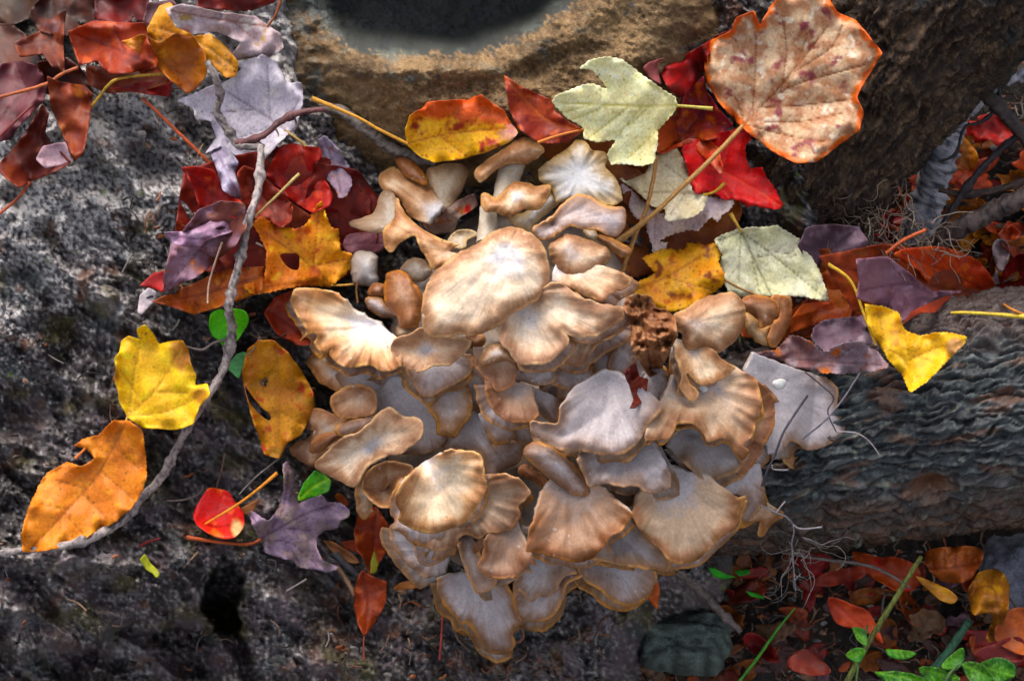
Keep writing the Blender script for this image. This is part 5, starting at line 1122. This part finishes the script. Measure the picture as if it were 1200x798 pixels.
leaf('orange_leaf', 'burnt orange leaf beneath the tan curled leaf', 'leaf', 'a8', '1130,560 1215,550 1215,702 1100,652', ('b06018', '8c4810'), layer=.04, smooth=True)
leaf('brown_leaf', 'dark russet leaf under the burnt orange leaf', 'leaf', 'a8', '1035,690 1180,642 1210,722 1060,727', ('7c2c14', '5c1c0e'), layer=.035, smooth=True)
leaf('orange_leaf', 'orange leaf tip hanging below the lower right frond', 'leaf', 'n2', '598,520 616,610 600,712 550,650 575,600', ('b8601c', '94440f'), off=-.01)

def stone(name, label, cx, cy, w, rx, ry, rz, cols, seed):
    bpy_me = bpy.data.meshes.new('t')
    import bmesh
    bm = bmesh.new(); bmesh.ops.create_icosphere(bm, subdivisions=5, radius=1.0)
    co = np.array([v.co[:] for v in bm.verts]); f = np.array([[v.index for v in q.verts] for q in bm.faces]); bm.free(); bpy.data.meshes.remove(bpy_me)
    a = np.arctan2(co[:, 1], co[:, 0]) * 1.6; b = co[:, 2] * 2
    d = 1 + .42 * fbm(co[:, 0] * 1.3 + seed, co[:, 1] * 1.3 + co[:, 2], seed, 3) + .05 * fbm(co[:, 0] * 6, co[:, 1] * 6 + co[:, 2] * 5, seed + 2, 3)
    co = np.sign(co) * np.abs(co) ** .8 * d[:, None]
    px = cx + co[:, 0] * rx; py = cy + co[:, 1] * ry; ww = w + co[:, 2] * rz
    n = fbm(co[:, 0] * 5 + seed, co[:, 1] * 5 + co[:, 2] * 3, seed + 4, 4)
    c = mixc(hexc(cols[0]) + 0 * co, hexc(cols[1]), sstep(-.3, .4, n))
    V = P(px, py, ww)
    fn = np.cross(V[f[0, 1]] - V[f[0, 0]], V[f[0, 2]] - V[f[0, 0]])
    if fn @ (V[f[0]].mean(0) - V.mean(0)) < 0: f = f[:, ::-1]
    mesh_obj(name, V, f, MAT['rock'], c, label=label, cat='stone')
stone('stone', 'smooth blue-grey stone under the right part of the log', 1195, 672, -.20, 52, 46, .05, ('6c6c78', '50525e'), 3)
stone('stone', 'mossy teal-grey stone in the litter below the cluster', 800, 752, -.20, 58, 34, .05, ('606a64', '363c38'), 7)
# little sprouts
def plant(name, label, leaves, stem=None, cols=('275c14', '1a420c'), layer=.05, stemr=2.0, stemc='3c5c24', dep=None):
    q0 = Z('a8', parse(leaves[0] if leaves else stem)).mean(0)
    root = thing(name, P(q0[0], q0[1], float(support(q0[0], q0[1]))), label, 'plant')
    for o in leaves:
        n0 = set(bpy.data.objects.keys())
        zz = Z('a8', parse(o)); dd = np.linalg.norm(zz[:, None] - zz[None], axis=2); ia, ib = np.unravel_index(dd.argmax(), dd.shape)
        t = leaf('tmp', 'tmp', 'tmp', 'a8', o, cols, veins=pinnate(zz[ia], zz[ib], 4, .3), veinc='6a9a40', spots=.1, layer=layer, curl=.008, smooth=True)
        for ch in list(t.children):
            me = ch.data; ch.name = 'leaf'
            off = np.array(t['_o']) - np.array(root['_o'])
            vv = np.empty(len(me.vertices) * 3, np.float32); me.vertices.foreach_get('co', vv)
            vv = (vv.reshape(-1, 3) + off).astype(np.float32); me.vertices.foreach_set('co', vv.ravel()); me.update()
            ch.parent = root
        bpy.data.objects.remove(t)
    if stem:
        tube_thing('stem', None, None, 'a8', stem, stemr, stemc, depth=dep, lift=layer, parent=root)
plant('green_plant', 'low green leafy plant in the litter beneath the tan curled leaf', ['675,768 720,762 790,768 860,795 790,812 720,800', '830,752 880,748 930,762 975,790 920,812 860,795', '985,738 1020,730 1060,745 1090,790 1050,812 1005,790', '1045,742 1075,722 1120,715 1165,742 1168,780 1120,800 1075,785', '912,750 935,715 985,680 990,720 965,755'], '900,900 930,790 960,750 990,740', layer=.09)
plant('green_plant', 'small dark green sprout beside the green-brown stem', ['715,685 770,688 822,700 780,722 730,712', '575,707 610,680 642,690 620,732', '598,610 640,618 647,672 615,652'], '610,800 620,730 640,660 650,600', layer=.06, stemr=1.3, cols=('276a1c', '1a4a14'))
tube_thing('weed_stalk', 'green-brown stem leaning up against the log', 'weed', 'a8', '838,360 800,420 740,520 660,650 560,830', [2.4, 3, 3.4, 3.6, 3.8], '6c7430', depth=[-.01, -.015, -.02, -.03, -.04], col2='3c3a18')
tube_thing('grass_blade', 'bright green grass blade in the litter', 'grass', 'a8', '395,540 330,620 260,720 180,820', [.8, 1.6, 1.9, 1.8], '4c9c2c', depth=[-.06, -.07, -.08, -.09])
tube_thing('weed_stalk', 'thick teal-green stem rising from the low green plant', 'weed', 'a8', '1008,585 950,670 870,770 800,860', [4.5, 5, 5, 5], '3c6c50', depth=[-.06, -.07, -.08, -.10], col2='244434')
tube_thing('dead_twig', 'thin curved twig bending round the tan curled leaf', 'twig', 'a8', '985,492 1100,488 1160,520 1190,600 1185,700 1140,820', [1.2, 1.4, 1.4, 1.4, 1.5], '4c3c34', depth=[-.06] * 6)
tube_thing('dead_twig', 'grey stick lying in the litter below the cluster', 'twig', 'a8', '-30,410 60,480 130,552 205,625', [4, 4.5, 4.5, 3.5], '6a5c58', lift=.035, knots=1)
tube_thing('dead_twig', 'slender grey-brown twig just under the log', 'twig', 'a8', '390,352 500,370 620,385 700,410 800,470', [2, 2, 2, 1.6], '70605a', lift=.055)
for i, (o, lb) in enumerate((('85,395 110,400 150,420 190,432 150,440 110,430', 'bright green leaflet in the shade under the cluster'), ('180,410 230,402 240,418 200,430', 'small green leaflet near the grey stick'), ('220,480 270,490 290,510 240,500', 'narrow green leaflet beside the grey stick'))):
    leaf('leaf_scrap', lb, 'leaf', 'a8', o, ('4ca81c', '347c14'), layer=.03)
# crumbs of bark, twiglets and needles nobody could count
def litter(name, label, boxes, n, seed, base=support):
    rs2 = np.random.default_rng(seed); VV = []; FF = []; CC = []; k = 0
    pal = [hexc(c) for c in ('6c5448', '3c2c24', '8c6c54', '28201c', '5c3420', '7c7470', '4c4440', '94502c')]
    for i in range(n):
        x0, y0, x1, y1 = boxes[i % len(boxes)]
        x, y = rs2.uniform(x0, x1), rs2.uniform(y0, y1); a = rs2.uniform(0, 6.28); w = float(base(x, y)) + rs2.uniform(.001, .012)
        c = pal[rs2.integers(len(pal))] * rs2.uniform(.5, 1.1)
        if rs2.random() < .55:
            ln = rs2.uniform(6, 30); b = rs2.normal(0, .5)
            pts = np.array([(x, y, w), (x + math.cos(a) * ln / 2, y + math.sin(a) * ln / 2, w + rs2.normal(.002, .003)), (x + math.cos(a + b) * ln, y + math.sin(a + b) * ln, w + rs2.normal(0, .006))])
            V, F, C, _ = pixtube(pts, rs2.uniform(.5, 1.5), 5, 5, None, lambda s, p_, pos: c + 0 * s[..., None])
        else:
            m = 7; t = np.linspace(0, 6.28, m, endpoint=False); r = rs2.uniform(2, 7) * rs2.uniform(.5, 1.2, m)
            tx, ty = rs2.normal(0, .5), rs2.normal(0, .5)
            X = x + r * np.cos(t + a); Y = y + r * .6 * np.sin(t + a)
            V = np.concatenate([P(X, Y, w + (tx * (X - x) + ty * (Y - y)) * S), P(np.array([x]), np.array([y]), np.array([w + .0022])), P(np.array([x]), np.array([y]), np.array([w - .002]))])
            j = np.arange(m); F = np.concatenate([np.stack([j, np.full(m, m), (j + 1) % m], 1), np.stack([(j + 1) % m, np.full(m, m + 1), j], 1)]); C = np.repeat(c[None], m + 2, 0) * rs2.uniform(.8, 1.2, (m + 2, 1))
        VV.append(V); FF.append(F + k); CC.append(C); k += len(V)
    mesh_obj(name, np.concatenate(VV), np.concatenate(FF), MAT['twig'], np.concatenate(CC), label=label, cat='litter', kind='stuff', smooth=False)
litter('forest_litter', 'dark crumbs, needles and twiglets covering the forest floor', [(730, 640, 1230, 820), (730, 640, 1230, 820), (1040, 60, 1240, 350)], 1700, 21, lambda x, y: w_ground(x, y) + .012)
litter('bark_crumbs', 'fine crumbs and needles caught in the bark', [(0, 380, 420, 790), (380, 690, 720, 800), (150, 100, 350, 400)], 420, 22)

# tidy up the helper properties
for o in bpy.data.objects:
    for k in ('_o', '_o2'):
        if k in o: del o[k]
